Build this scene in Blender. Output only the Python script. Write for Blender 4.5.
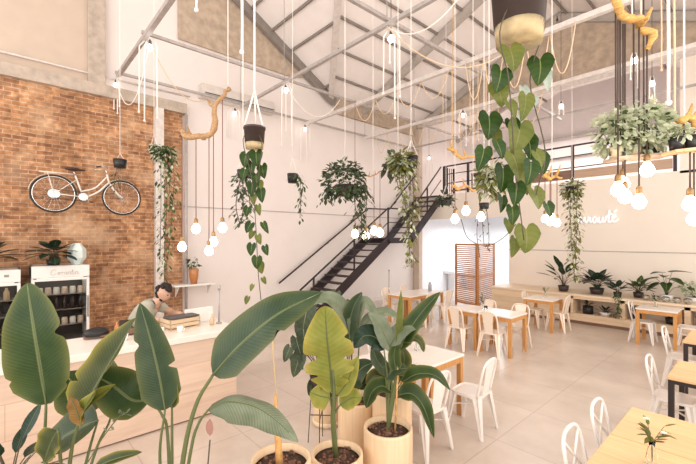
import bpy, math, random
from mathutils import Vector, Matrix, noise
random.seed(7)
PI = math.pi
for o in list(bpy.data.objects): bpy.data.objects.remove(o)
sc = bpy.context.scene
COL = sc.collection

# ------------------------------------------------------------------ camera
CF = 380.0; CH = 2.2; HY = 239.0
YAW = math.atan2(.742, .670)
cam_d = bpy.data.cameras.new('camera'); cam = bpy.data.objects.new('camera', cam_d); COL.objects.link(cam)
cam.location = (0, 0, CH); cam.rotation_euler = (PI/2, 0, YAW)
cam_d.sensor_width = 36; cam_d.lens = CF/696*36; cam_d.shift_y = 7/696; cam_d.clip_start = .05
sc.camera = cam
# ------------------------------------------------------------------ world, lights, exposure
w = bpy.data.worlds.new('world'); sc.world = w; w.use_nodes = True
w.node_tree.nodes['Background'].inputs[0].default_value = (1.0, .95, .91, 1)
w.node_tree.nodes['Background'].inputs[1].default_value = 1.7
sc.view_settings.view_transform = 'Standard'; sc.view_settings.look = 'None'
sc.view_settings.gamma = 1; sc.view_settings.use_curve_mapping = False
sc.view_settings.exposure = -0.24
def area(name, loc, rot, sx, sy, power, col):
    l = bpy.data.lights.new(name, 'AREA'); l.shape = 'RECTANGLE'; l.size = sx; l.size_y = sy
    l.energy = power; l.color = col
    o = bpy.data.objects.new(name, l); o.location = loc; o.rotation_euler = rot; COL.objects.link(o); return o
area('window_daylight', (-3.5, -3.6, 4.2), (PI/2+.12, 0, 0), 10, 5, 430, (1, .94, .90))
area('side_window_daylight', (2.9, 4.0, 3.4), (PI/2+.35, 0, PI/2), 12, 4.5, 520, (1, .88, .77))
area('back_room_light', (-7.2, 14.6, 2.75), (0, 0, 0), 2.6, 2.6, 190, (.90, .95, 1))
area('upper_floor_light', (-4, 14.6, 6.4), (0, 0, 0), 6, 2.5, 330, (1, .93, .90))

# ------------------------------------------------------------------ pixel -> world helpers
def ray(px, py):
    r = (px-348)/CF
    return Vector((.670*r-.742, .742*r+.670, -(py-HY)/CF))
def P(px, py, d): return Vector((0, 0, CH)) + ray(px, py)*d
def PX(px, py, X): v = ray(px, py); return Vector((0, 0, CH)) + v*(X/v.x)
def PY(px, py, Y): v = ray(px, py); return Vector((0, 0, CH)) + v*(Y/v.y)
def PZ(px, py, z): v = ray(px, py); return Vector((0, 0, CH)) + v*((z-CH)/v.z)

# ------------------------------------------------------------------ materials
MATS = {}
def nt(name):
    m = bpy.data.materials.new(name); m.use_nodes = True; t = m.node_tree
    b = t.nodes['Principled BSDF']; MATS[name] = m
    return m, t, b
def N(t, kind, **k):
    n = t.nodes.new(kind)
    for a, v in k.items(): setattr(n, a, v)
    return n
def c4(c): return (c[0], c[1], c[2], 1)
def plain(name, c, rough=.5, metal=0, noise_amt=.06, scale=6, emit=None, es=0, trans=0, bump=0, alpha=1, ior=1.45):
    m, t, b = nt(name)
    b.inputs['Roughness'].default_value = rough; b.inputs['Metallic'].default_value = metal
    b.inputs['IOR'].default_value = ior
    tc = N(t, 'ShaderNodeTexCoord'); nz = N(t, 'ShaderNodeTexNoise'); nz.inputs['Scale'].default_value = scale; nz.inputs['Detail'].default_value = 4
    t.links.new(tc.outputs['Object'], nz.inputs['Vector'])
    rp = N(t, 'ShaderNodeValToRGB')
    rp.color_ramp.elements[0].position = .3; rp.color_ramp.elements[1].position = .7
    rp.color_ramp.elements[0].color = c4([max(0, x*(1-noise_amt)) for x in c]); rp.color_ramp.elements[1].color = c4([min(1, x*(1+noise_amt)) for x in c])
    t.links.new(nz.outputs['Fac'], rp.inputs['Fac']); t.links.new(rp.outputs['Color'], b.inputs['Base Color'])
    if emit: b.inputs['Emission Color'].default_value = c4(emit); b.inputs['Emission Strength'].default_value = es
    if trans: b.inputs['Transmission Weight'].default_value = trans
    if alpha < 1: b.inputs['Alpha'].default_value = alpha
    if bump:
        bp = N(t, 'ShaderNodeBump'); bp.inputs['Strength'].default_value = bump; bp.inputs['Distance'].default_value = .01
        t.links.new(nz.outputs['Fac'], bp.inputs['Height']); t.links.new(bp.outputs['Normal'], b.inputs['Normal'])
    return m
def wood(name, c1, c2, axis='X', scale=2.2, rough=.45, planks=None):
    m, t, b = nt(name); b.inputs['Roughness'].default_value = rough
    tc = N(t, 'ShaderNodeTexCoord'); mp = N(t, 'ShaderNodeMapping')
    s = {'X': (1, 14, 14), 'Y': (14, 1, 14), 'Z': (14, 14, 1)}[axis]
    mp.inputs['Scale'].default_value = s
    t.links.new(tc.outputs['Object'], mp.inputs['Vector'])
    nz = N(t, 'ShaderNodeTexNoise'); nz.inputs['Scale'].default_value = scale; nz.inputs['Detail'].default_value = 6; nz.inputs['Distortion'].default_value = .6
    t.links.new(mp.outputs['Vector'], nz.inputs['Vector'])
    rp = N(t, 'ShaderNodeValToRGB'); rp.color_ramp.elements[0].position = .32; rp.color_ramp.elements[1].position = .68
    rp.color_ramp.elements[0].color = c4(c2); rp.color_ramp.elements[1].color = c4(c1)
    t.links.new(nz.outputs['Fac'], rp.inputs['Fac'])
    out = rp.outputs['Color']
    if planks:      # (u axis, v axis, length, height, seam colour)
        sp = N(t, 'ShaderNodeSeparateXYZ'); cb = N(t, 'ShaderNodeCombineXYZ'); t.links.new(tc.outputs['Object'], sp.inputs[0])
        t.links.new(sp.outputs[planks[0]], cb.inputs[0]); t.links.new(sp.outputs[planks[1]], cb.inputs[1])
        br = N(t, 'ShaderNodeTexBrick'); br.inputs['Scale'].default_value = 1; br.inputs['Brick Width'].default_value = planks[2]
        br.inputs['Row Height'].default_value = planks[3]; br.inputs['Mortar Size'].default_value = .004
        br.inputs['Color1'].default_value = (1, 1, 1, 1); br.inputs['Color2'].default_value = (.84, .83, .82, 1); br.inputs['Mortar'].default_value = c4(planks[4])
        t.links.new(cb.outputs[0], br.inputs['Vector'])
        mx = N(t, 'ShaderNodeMix', data_type='RGBA', blend_type='MULTIPLY'); mx.inputs[0].default_value = 1
        t.links.new(out, mx.inputs[6]); t.links.new(br.outputs['Color'], mx.inputs[7]); out = mx.outputs[2]
    t.links.new(out, b.inputs['Base Color'])
    return m
def leafmat(name, dark, light, rib, veins=22, vein_amt=.35, rough=.38, trans=.22, edge=None):
    m, t, b = nt(name); b.inputs['Roughness'].default_value = rough; b.inputs['Specular IOR Level'].default_value = .22
    uv = N(t, 'ShaderNodeUVMap'); uv.uv_map = 'UVMap'
    sp = N(t, 'ShaderNodeSeparateXYZ'); t.links.new(uv.outputs[0], sp.inputs[0])
    def M_(op, a, bb=None, cc=None):
        n = N(t, 'ShaderNodeMath', operation=op)
        for i, v in enumerate((a, bb, cc)):
            if v is None: continue
            if isinstance(v, (int, float)): n.inputs[i].default_value = v
            else: t.links.new(v, n.inputs[i])
        return n.outputs[0]
    au = M_('ABSOLUTE', sp.outputs[0])
    ribf = M_('SUBTRACT', 1, M_('SMOOTH_MIN', M_('MULTIPLY', au, 14), 1, .1))
    v = M_('MULTIPLY', M_('SUBTRACT', sp.outputs[1], M_('MULTIPLY', au, .14)), veins*2*PI)
    nv = N(t, 'ShaderNodeTexNoise'); nv.inputs['Scale'].default_value = 2.5
    t.links.new(uv.outputs[0], nv.inputs['Vector'])
    vf = M_('MULTIPLY', M_('MULTIPLY_ADD', M_('SINE', v), .5, .5), M_('MULTIPLY', nv.outputs['Fac'], 1.2))
    tc = N(t, 'ShaderNodeTexCoord'); nz = N(t, 'ShaderNodeTexNoise'); nz.inputs['Scale'].default_value = 7; nz.inputs['Detail'].default_value = 5
    t.links.new(tc.outputs['Object'], nz.inputs['Vector'])
    f = M_('MULTIPLY_ADD', vf, vein_amt, M_('MULTIPLY_ADD', nz.outputs['Fac'], 1.3, -.4))
    mx = N(t, 'ShaderNodeMix', data_type='RGBA'); mx.clamp_factor = True
    t.links.new(f, mx.inputs[0]); mx.inputs[6].default_value = c4(dark); mx.inputs[7].default_value = c4(light)
    last = mx.outputs[2]
    if edge:
        ef = M_('MULTIPLY', M_('POWER', au, 5), .8)
        m3 = N(t, 'ShaderNodeMix', data_type='RGBA'); t.links.new(ef, m3.inputs[0]); t.links.new(last, m3.inputs[6]); m3.inputs[7].default_value = c4(edge); last = m3.outputs[2]
    m2 = N(t, 'ShaderNodeMix', data_type='RGBA'); m2.clamp_factor = True
    t.links.new(ribf, m2.inputs[0]); t.links.new(last, m2.inputs[6]); m2.inputs[7].default_value = c4(rib)
    t.links.new(m2.outputs[2], b.inputs['Base Color'])
    bp = N(t, 'ShaderNodeBump'); bp.inputs['Strength'].default_value = .25; bp.inputs['Distance'].default_value = .004
    t.links.new(vf, bp.inputs['Height']); t.links.new(bp.outputs['Normal'], b.inputs['Normal'])
    tr = N(t, 'ShaderNodeBsdfTranslucent'); ms = N(t, 'ShaderNodeMixShader'); ms.inputs[0].default_value = trans
    t.links.new(m2.outputs[2], tr.inputs['Color']); t.links.new(b.outputs[0], ms.inputs[1]); t.links.new(tr.outputs[0], ms.inputs[2])
    t.links.new(ms.outputs[0], t.nodes['Material Output'].inputs[0])
    return m

WHITEWALL = plain('white_wall', (.78, .71, .675), .75, noise_amt=.02, scale=1.5)
BACKWALL = plain('back_wall_paint', (.84, .755, .665), .7, noise_amt=.02, scale=1.5)
COOLWALL = plain('cool_wall', (.82, .82, .84), .7, noise_amt=.02)
UPWALL = plain('upper_wall', (.74, .68, .66), .8, noise_amt=.03, scale=2)
PLASTER = plain('plaster', (.56, .45, .36), .85, noise_amt=.05, scale=3)
CONCRETE = plain('concrete', (.46, .38, .31), .85, noise_amt=.16, scale=7, bump=.4)
CONCRETE2 = plain('concrete_brown', (.47, .37, .28), .85, noise_amt=.18, scale=6, bump=.4)
ROOFP = plain('roof_panel', (.88, .82, .79), .7, noise_amt=.03, scale=2)
PURLIN = plain('purlin_steel', (.25, .215, .19), .6, noise_amt=.1)
RAFTER = plain('rafter_steel', (.44, .39, .35), .6, noise_amt=.1)
GALV = plain('galvanised', (.42, .38, .36), .45, .2, noise_amt=.12, scale=12)
LIGHTSTEEL = plain('light_steel', (.64, .58, .54), .5, .1, noise_amt=.1, scale=12)
BLACKMETAL = plain('black_metal', (.035, .025, .025), .45, .2)
STAIRBLK = plain('stair_metal', (.028, .018, .02), .5, .1)
TREADM = plain('tread_plate', (.05, .035, .035), .55, .1)
WHITEMETAL = plain('white_metal', (.83, .78, .73), .3, .1, noise_amt=.02)
CREAMMETAL = plain('cream_metal', (.84, .72, .60), .35, .1, noise_amt=.03)
WOODLT = wood('light_wood', (.76, .54, .35), (.66, .44, .27), 'Y', planks=(1, 2, 2.4, 1.2, (.9, .85, .8)))
COUNTERW = wood('counter_wood', (.80, .62, .49), (.70, .52, .40), 'Y', scale=1.6, planks=(1, 2, 9, .34, (.80, .72, .66)))
BENCHW = wood('bench_wood', (.80, .62, .43), (.72, .53, .35), 'X', planks=(0, 2, 3, .17, (.82, .74, .68)))
BENCHTOP = wood('bench_top_wood', (.84, .68, .50), (.76, .60, .43), 'X')
RECESSM = plain('recess_panel', (.82, .66, .52), .7)
TABLEW = wood('table_wood', (.84, .56, .29), (.76, .47, .22), 'X', scale=2.5, planks=(0, 1, 4, .34, (.8, .7, .6)))
TABLEWHITE = plain('table_white', (.84, .77, .70), .25, noise_amt=.02)
ORANGEW = wood('orange_wood', (.62, .31, .10), (.50, .23, .07), 'Z', scale=3)
SCREENW = wood('screen_wood', (.56, .24, .07), (.44, .17, .05), 'X', scale=3)
BROWNW = wood('brown_wood', (.25, .14, .09), (.17, .09, .06), 'X')
DRIFT = wood('driftwood', (.52, .32, .15), (.28, .15, .07), 'X', scale=5, rough=.7)
ORDRIFT = wood('orange_driftwood', (.76, .45, .14), (.42, .22, .06), 'X', scale=5, rough=.7)
POTW = wood('pot_wood', (.80, .60, .39), (.71, .50, .31), 'Z', scale=1.6, rough=.6)
POTRIM = plain('pot_rim', (.84, .68, .46), .5)
SOIL = plain('soil', (.06, .032, .02), .95, noise_amt=.7, scale=60, bump=1)
BLACKPOT = plain('black_pot', (.018, .016, .016), .4)
DARKPOT = plain('dark_pot', (.045, .03, .026), .35)
WHITEPOT = plain('white_pot', (.82, .79, .75), .35, noise_amt=.02)
CLEARP = plain('clear_plastic', (.62, .50, .30), .15, noise_amt=.3, scale=14, trans=.45, ior=1.2)
ROOTS = plain('roots', (.55, .40, .20), .9, noise_amt=.35, scale=30, bump=.6)
GLASS = plain('glass', (.95, .97, .96), .03, noise_amt=0, trans=1, ior=1.45)
PANEG = plain('door_glass', (.75, .75, .72), .03, noise_amt=0, trans=1, ior=1.05)
ROPE = plain('white_rope', (.86, .80, .74), .8, noise_amt=.05, scale=80, bump=.5)
TANROPE = plain('tan_rope', (.72, .54, .36), .85, noise_amt=.12, scale=80, bump=.5)
REDCORD = plain('red_brown_cord', (.20, .075, .06), .6)
DARKCORD = plain('dark_cord', (.07, .045, .035), .6)
BULBG = plain('bulb_glow', (1, .95, .85), .3, noise_amt=0, emit=(1, .90, .74), es=9)
BULBW = plain('bulb_glow_white', (1, .98, .95), .3, noise_amt=0, emit=(1, .95, .90), es=10)
SIGNM = plain('sign_letters', (.95, .95, .97), .3, noise_amt=0, emit=(.97, .97, 1), es=.3)
BRASS = plain('brass', (.30, .18, .08), .4, .6)
RUBBER = plain('tyre_rubber', (.03, .025, .022), .7)
BIKEW = plain('bike_cream', (.82, .76, .68), .3, noise_amt=.02)
CHROME = plain('chrome', (.7, .68, .66), .2, .8, noise_amt=.02)
LEATHER = plain('saddle_leather', (.05, .025, .02), .5)
TEAL = plain('pale_mint', (.72, .82, .80), .35, noise_amt=.03)
SKIN = plain('skin', (.56, .34, .24), .5)
HAIR = plain('hair', (.022, .014, .012), .7, noise_amt=.4, scale=60, bump=1)
SHIRT = plain('sage_shirt', (.42, .41, .33), .85, noise_amt=.08, scale=10)
APRON = plain('orange_apron', (.62, .30, .10), .8, noise_amt=.08)
AMBER = plain('amber_glass', (.50, .20, .07), .2, noise_amt=.1)
CARD = plain('cardboard', (.62, .46, .30), .8)
DARKGREY = plain('dark_grey', (.09, .08, .08), .5)
PAPER = plain('paper', (.88, .85, .82), .7, noise_amt=.01)
BOTTLE = plain('dark_bottle', (.05, .03, .03), .2)
JARC = plain('jar_contents', (.72, .58, .48), .5, noise_amt=.25, scale=20)
PRINT = plain('dark_print', (.33, .28, .26), .6)

L_BIG = leafmat('leaf_strelitzia', (0.017, 0.041, 0.012), (0.064, 0.101, 0.026), (.26, .30, .13), 34, .32, rough=.3, edge=(.17, .17, .05))
L_BIG2 = leafmat('leaf_strelitzia_grey', (0.021, 0.046, 0.022), (0.079, 0.112, 0.056), (.28, .32, .16), 34, .35, rough=.26, edge=(.12, .13, .04))
L_YEL = leafmat('leaf_yellow_green', (.17, .20, .03), (.38, .37, .09), (.12, .14, .04), 18, .25, trans=.3, edge=(.48, .38, .08))
L_OLIVE = leafmat('leaf_olive', (.032, .048, .016), (.10, .115, .035), (.24, .25, .10), 34, .4, rough=.4, edge=(.34, .28, .04))
L_PALEG = leafmat('leaf_grey_green', (.10, .13, .08), (.30, .34, .23), (.36, .38, .24), 30, .4, rough=.3)
L_RUST = leafmat('leaf_rust', (.20, .10, .03), (.38, .24, .06), (.3, .2, .06), 12, .3)
L_DARK = leafmat('leaf_dark', (.012, .028, .016), (.045, .08, .05), (.12, .16, .09), 10, .3, rough=.25)
L_HEART = leafmat('leaf_heart', (0.016, 0.044, 0.010), (0.068, 0.116, 0.024), (.22, .28, .09), 6, .2, rough=.3, trans=.3)
L_HEARTY = leafmat('leaf_heart_yellowish', (.10, .13, .025), (.25, .26, .07), (.25, .25, .10), 6, .2, rough=.35, trans=.35)
L_SILVER = leafmat('leaf_silvery', (.34, .42, .36), (.55, .60, .52), (.55, .58, .45), 6, .2)
L_MID = leafmat('leaf_mid', (.03, .065, .02), (.13, .18, .06), (.25, .30, .12), 6, .2, rough=.4)
L_PALE = leafmat('leaf_pale', (.50, .56, .38), (.90, .90, .74), (.5, .56, .3), 6, .2, rough=.45, trans=.4)
L_SAGE = leafmat('leaf_sage', (0.034, 0.055, 0.030), (0.153, 0.183, 0.111), (.3, .34, .2), 6, .2, rough=.45)
L_YELLOWISH = leafmat('leaf_lime', (.13, .14, .03), (.34, .32, .12), (.4, .4, .16), 6, .2, rough=.45, trans=.35)
STALK = plain('stalk_green', (.10, .12, .04), .45, noise_amt=.15)
STALKD = plain('stalk_dark', (.07, .055, .03), .5, noise_amt=.15)
STALKO = plain('stalk_orange', (.62, .34, .12), .6, noise_amt=.3, scale=20)
PETAL = plain('petal_white', (.9, .84, .72), .6)

def brickmat():
    m, t, b = nt('brick'); b.inputs['Roughness'].default_value = .88
    tc = N(t, 'ShaderNodeTexCoord'); sp = N(t, 'ShaderNodeSeparateXYZ'); cb = N(t, 'ShaderNodeCombineXYZ')
    t.links.new(tc.outputs['Object'], sp.inputs[0]); t.links.new(sp.outputs[1], cb.inputs[0]); t.links.new(sp.outputs[2], cb.inputs[1])
    nzd = N(t, 'ShaderNodeTexNoise'); nzd.inputs['Scale'].default_value = 3
    t.links.new(cb.outputs[0], nzd.inputs['Vector'])
    dm = N(t, 'ShaderNodeVectorMath', operation='MULTIPLY_ADD'); dm.inputs[1].default_value = (.05, .03, 0); t.links.new(nzd.outputs['Color'], dm.inputs[0]); t.links.new(cb.outputs[0], dm.inputs[2])
    br = N(t, 'ShaderNodeTexBrick'); br.inputs['Scale'].default_value = 1
    br.inputs['Brick Width'].default_value = .235; br.inputs['Row Height'].default_value = .078; br.inputs['Mortar Size'].default_value = .009
    br.inputs['Mortar Smooth'].default_value = .3; br.inputs['Bias'].default_value = -.1
    br.inputs['Color1'].default_value = (.62, .33, .155, 1); br.inputs['Color2'].default_value = (.33, .15, .075, 1); br.inputs['Mortar'].default_value = (.62, .45, .31, 1)
    t.links.new(dm.outputs[0], br.inputs['Vector'])
    nz = N(t, 'ShaderNodeTexNoise'); nz.inputs['Scale'].default_value = 1.6; nz.inputs['Detail'].default_value = 7; nz.inputs['Roughness'].default_value = .65
    t.links.new(cb.outputs[0], nz.inputs['Vector'])
    rp = N(t, 'ShaderNodeValToRGB'); rp.color_ramp.elements[0].position = .35; rp.color_ramp.elements[1].position = .68
    rp.color_ramp.elements[0].color = (.42, .36, .32, 1); rp.color_ramp.elements[1].color = (1.0, 1.0, 1.0, 1)
    t.links.new(nz.outputs['Fac'], rp.inputs['Fac'])
    mx = N(t, 'ShaderNodeMix', data_type='RGBA', blend_type='MULTIPLY'); mx.inputs[0].default_value = .8
    t.links.new(br.outputs['Color'], mx.inputs[6]); t.links.new(rp.outputs['Color'], mx.inputs[7])
    nz2 = N(t, 'ShaderNodeTexNoise'); nz2.inputs['Scale'].default_value = 1.3; nz2.inputs['Detail'].default_value = 8; nz2.inputs['Distortion'].default_value = .8
    t.links.new(cb.outputs[0], nz2.inputs['Vector'])
    rp2 = N(t, 'ShaderNodeValToRGB'); rp2.color_ramp.elements[0].position = .50; rp2.color_ramp.elements[1].position = .72
    rp2.color_ramp.elements[0].color = (0, 0, 0, 1); rp2.color_ramp.elements[1].color = (.55, .55, .55, 1)
    t.links.new(nz2.outputs['Fac'], rp2.inputs['Fac'])
    nz3 = N(t, 'ShaderNodeTexNoise'); nz3.inputs['Scale'].default_value = 9; nz3.inputs['Detail'].default_value = 6; t.links.new(cb.outputs[0], nz3.inputs['Vector'])
    rp3 = N(t, 'ShaderNodeValToRGB'); rp3.color_ramp.elements[0].position = .3; rp3.color_ramp.elements[1].position = .7
    rp3.color_ramp.elements[0].color = (.5, .42, .36, 1); rp3.color_ramp.elements[1].color = (1.35, 1.3, 1.25, 1); t.links.new(nz3.outputs['Fac'], rp3.inputs['Fac'])
    m0 = N(t, 'ShaderNodeMix', data_type='RGBA', blend_type='MULTIPLY'); m0.inputs[0].default_value = .85
    t.links.new(mx.outputs[2], m0.inputs[6]); t.links.new(rp3.outputs['Color'], m0.inputs[7]); mx = m0
    m2 = N(t, 'ShaderNodeMix', data_type='RGBA'); t.links.new(rp2.outputs['Color'], m2.inputs[0]); t.links.new(mx.outputs[2], m2.inputs[6]); m2.inputs[7].default_value = (.72, .50, .32, 1)
    t.links.new(m2.outputs[2], b.inputs['Base Color'])
    bp = N(t, 'ShaderNodeBump'); bp.inputs['Strength'].default_value = .6; bp.inputs['Distance'].default_value = .012; bp.invert = True
    t.links.new(br.outputs['Fac'], bp.inputs['Height']); t.links.new(bp.outputs['Normal'], b.inputs['Normal'])
    return m
BRICK = brickmat()
def floormat():
    m, t, b = nt('floor_tile')
    tc = N(t, 'ShaderNodeTexCoord')
    br = N(t, 'ShaderNodeTexBrick'); br.offset = 0; br.inputs['Scale'].default_value = 1
    br.inputs['Brick Width'].default_value = 1.0; br.inputs['Row Height'].default_value = 1.0; br.inputs['Mortar Size'].default_value = .006
    br.inputs['Color1'].default_value = (.70, .60, .52, 1); br.inputs['Color2'].default_value = (.67, .57, .49, 1); br.inputs['Mortar'].default_value = (.53, .44, .38, 1)
    t.links.new(tc.outputs['Object'], br.inputs['Vector'])
    nz = N(t, 'ShaderNodeTexNoise'); nz.inputs['Scale'].default_value = 1.3; nz.inputs['Detail'].default_value = 7; nz.inputs['Roughness'].default_value = .6
    t.links.new(tc.outputs['Object'], nz.inputs['Vector'])
    rp = N(t, 'ShaderNodeValToRGB'); rp.color_ramp.elements[0].position = .3; rp.color_ramp.elements[1].position = .7
    rp.color_ramp.elements[0].color = (.76, .73, .70, 1); rp.color_ramp.elements[1].color = (1.0, 1.0, 1.0, 1)
    t.links.new(nz.outputs['Fac'], rp.inputs['Fac'])
    mx = N(t, 'ShaderNodeMix', data_type='RGBA', blend_type='MULTIPLY'); mx.inputs[0].default_value = 1
    t.links.new(br.outputs['Color'], mx.inputs[6]); t.links.new(rp.outputs['Color'], mx.inputs[7])
    t.links.new(mx.outputs[2], b.inputs['Base Color'])
    b.inputs['Roughness'].default_value = .28
    return m
FLOORM = floormat()

# ------------------------------------------------------------------ mesh builder
def ortho(d):
    d = Vector(d).normalized()
    a = Vector((0, 0, 1)) if abs(d.z) < .9 else Vector((1, 0, 0))
    u = d.cross(a).normalized(); return u, d.cross(u).normalized()
def crom(pts, n):
    pts = [Vector(p) for p in pts]
    if len(pts) == 2: return [pts[0].lerp(pts[1], i/n) for i in range(n+1)]
    out = []; q = [pts[0]*2-pts[1]] + pts + [pts[-1]*2-pts[-2]]; S = len(pts)-1
    for i in range(n+1):
        f = i/n*S; k = min(int(f), S-1); t = f-k
        a, b, c, d = q[k], q[k+1], q[k+2], q[k+3]
        out.append(.5*((2*b)+(c-a)*t+(2*a-5*b+4*c-d)*t*t+(3*b-a-3*c+d)*t**3))
    return out
class MB:
    def __init__(s): s.v = []; s.f = []; s.sm = []; s.uv = []
    def add(s, vs, fs, smooth=False, uvs=None):
        o = len(s.v); s.v += [tuple(v) for v in vs]
        s.uv += (uvs if uvs else [(1, 0)]*len(vs))
        for f in fs: s.f.append(tuple(i+o for i in f)); s.sm.append(smooth)
        return s
    def box(s, x0, x1, y0, y1, z0, z1):
        if x0 > x1: x0, x1 = x1, x0
        if y0 > y1: y0, y1 = y1, y0
        if z0 > z1: z0, z1 = z1, z0
        v = [(x0,y0,z0),(x1,y0,z0),(x1,y1,z0),(x0,y1,z0),(x0,y0,z1),(x1,y0,z1),(x1,y1,z1),(x0,y1,z1)]
        return s.add(v, [(0,3,2,1),(4,5,6,7),(0,1,5,4),(1,2,6,5),(2,3,7,6),(3,0,4,7)])
    def beam(s, a, b, w, h, up=(0,0,1)):       # rectangular bar from a to b
        a, b = Vector(a), Vector(b); d = (b-a).normalized(); up = Vector(up)
        u = d.cross(up)
        if u.length < 1e-4: u = d.cross(Vector((0,1,0)))
        u.normalize(); n = u.cross(d).normalized()
        vs = []
        for p in (a, b):
            for su, sn in ((-1,-1),(1,-1),(1,1),(-1,1)): vs.append(p+u*su*w/2+n*sn*h/2)
        return s.add(vs, [(3,2,1,0),(4,5,6,7),(0,1,5,4),(1,2,6,5),(2,3,7,6),(3,0,4,7)])
    def taper(s, a, b, wa, ha, wb, hb, up=(0,1,0)):
        a, b = Vector(a), Vector(b); d = (b-a).normalized(); u = d.cross(Vector(up)).normalized(); n = u.cross(d).normalized()
        vs = []
        for p, w_, h_ in ((a, wa, ha), (b, wb, hb)):
            for su, sn in ((-1,-1),(1,-1),(1,1),(-1,1)): vs.append(p+u*su*w_/2+n*sn*h_/2)
        return s.add(vs, [(3,2,1,0),(4,5,6,7),(0,1,5,4),(1,2,6,5),(2,3,7,6),(3,0,4,7)])
    def tube(s, pts, r, seg=8, cap=True, closed=False):
        pts = [Vector(p) for p in pts]; n = len(pts); vs = []; fs = []
        rr = r if isinstance(r, (list, tuple)) else [r]*n
        u = None
        for i, p in enumerate(pts):
            a = pts[(i-1) % n] if (closed or i > 0) else p; b = pts[(i+1) % n] if (closed or i < n-1) else p
            d = (b-a).normalized()
            if u is None: u, v_ = ortho(d)
            else:
                u = (u-d*u.dot(d))
                u = u.normalized() if u.length > 1e-6 else ortho(d)[0]
            v_ = d.cross(u)
            for k in range(seg):
                an = 2*PI*k/seg; vs.append(p+(u*math.cos(an)+v_*math.sin(an))*rr[i])
        m = n if closed else n-1
        for i in range(m):
            j = (i+1) % n
            for k in range(seg): fs.append((i*seg+k, i*seg+(k+1) % seg, j*seg+(k+1) % seg, j*seg+k))
        if cap and not closed: fs.append(tuple(range(seg-1, -1, -1))); fs.append(tuple((n-1)*seg+k for k in range(seg)))
        return s.add(vs, fs, True)
    def lathe(s, prof, c=(0,0,0), seg=24, capb=True, capt=False, axis=(0,0,1)):
        c = Vector(c); ax = Vector(axis).normalized()
        u, v_ = (Vector((1,0,0)), Vector((0,1,0))) if ax.z > .99 else ortho(ax)
        vs = []; fs = []
        for r, z in prof:
            for k in range(seg):
                an = 2*PI*k/seg; vs.append(c+ax*z+(u*math.cos(an)+v_*math.sin(an))*r)
        for i in range(len(prof)-1):
            for k in range(seg): fs.append((i*seg+k, i*seg+(k+1) % seg, (i+1)*seg+(k+1) % seg, (i+1)*seg+k))
        if capb: fs.append(tuple(range(seg-1, -1, -1)))
        if capt: fs.append(tuple((len(prof)-1)*seg+k for k in range(seg)))
        return s.add(vs, fs, True)
    def ball(s, c, r, seg=12, rings=8, sc=(1,1,1), nz=0):
        c = Vector(c); vs = []; fs = []
        for i in range(rings+1):
            th = PI*i/rings
            for k in range(seg):
                ph = 2*PI*k/seg; q = Vector((math.sin(th)*math.cos(ph)*sc[0], math.sin(th)*math.sin(ph)*sc[1], math.cos(th)*sc[2]))*r
                if nz: q *= 1+nz*noise.noise(q*(3/r))
                vs.append(c+q)
        for i in range(rings):
            for k in range(seg): fs.append((i*seg+k, (i+1)*seg+k, (i+1)*seg+(k+1) % seg, i*seg+(k+1) % seg))
        return s.add(vs, fs, True)
    def poly(s, pts): return s.add(pts, [tuple(range(len(pts)))])
    def slab(s, pts, off):                      # polygon extruded by vector off
        n = len(pts); a = [Vector(p) for p in pts]; b = [p+Vector(off) for p in a]
        fs = [tuple(range(n-1, -1, -1)), tuple(range(n, 2*n))]+[(i, (i+1) % n, n+(i+1) % n, n+i) for i in range(n)]
        return s.add(a+b, fs)
    def blade(s, ctr, W, nrm, shape='lance', fold=.25, rows=None, cols=4, notch=0, wave=0, seed=0, curl=0, tears=()):
        """leaf surface around a centre line ctr (base..tip), half width W*profile"""
        n = len(ctr)-1; vs = []; uvs = []; fs = []; rnd = random.Random(seed)
        nx = [[rnd.random() < notch for _ in range(n+1)] for _ in range(2)]
        nrm = Vector(nrm).normalized()
        for i, p in enumerate(ctr):
            t = i/n; a = ctr[max(0, i-1)]; b = ctr[min(n, i+1)]; d = (b-a).normalized()
            side = d.cross(nrm)
            if side.length < 1e-4: side = ortho(d)[0]
            side.normalize(); up = side.cross(d).normalized()
            if shape == 'lance': w_ = math.sin(PI*min(1, t**.85*1.0))**.75 if 0 < t < 1 else .02
            elif shape == 'big': w_ = (min(1, t*5)**.6)*(1-max(0, (t-.35)/.65)**2.4)**.8 if t < 1 else .02
            elif shape == 'round': w_ = (min(1, t*5+.1)**.6)*(1-max(0, (t-.3)/.7)**5)**.6*(.68+.34*math.sin(PI*min(1, t*1.1))) if t < 1 else .02
            elif shape == 'heart': w_ = (1-t)**.7*(.70+1.5*min(t, .25))*1.1 if t < 1 else .0
            else: w_ = math.sin(PI*t)**.6 if 0 < t < 1 else .02
            for j in range(-cols, cols+1):
                q = j/cols; ww = W*w_*q
                for tt_, sd, dep, wd in tears:
                    if sd*q > 0 and abs(q) > 1-dep: ww *= 1-(abs(q)-(1-dep))*math.exp(-((t-tt_)/wd)**2)
                if notch and abs(j) == cols and nx[0 if j > 0 else 1][i]: ww *= .72
                back = 0
                if shape == 'heart': back = -(1-t)**3*W*.50*math.sin(PI*.86*abs(q)**.9)
                h = fold*abs(ww)-curl*ww*ww/max(W, 1e-6)
                if wave: h += wave*W*abs(q)*math.sin(t*17+seed+(2 if j > 0 else 0))
                vs.append(p+side*ww+up*h+d*back); uvs.append((q, t))
        c = 2*cols+1
        for i in range(n):
            for j in range(c-1): fs.append((i*c+j, i*c+j+1, (i+1)*c+j+1, (i+1)*c+j))
        return s.add(vs, fs, True, uvs)
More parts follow.
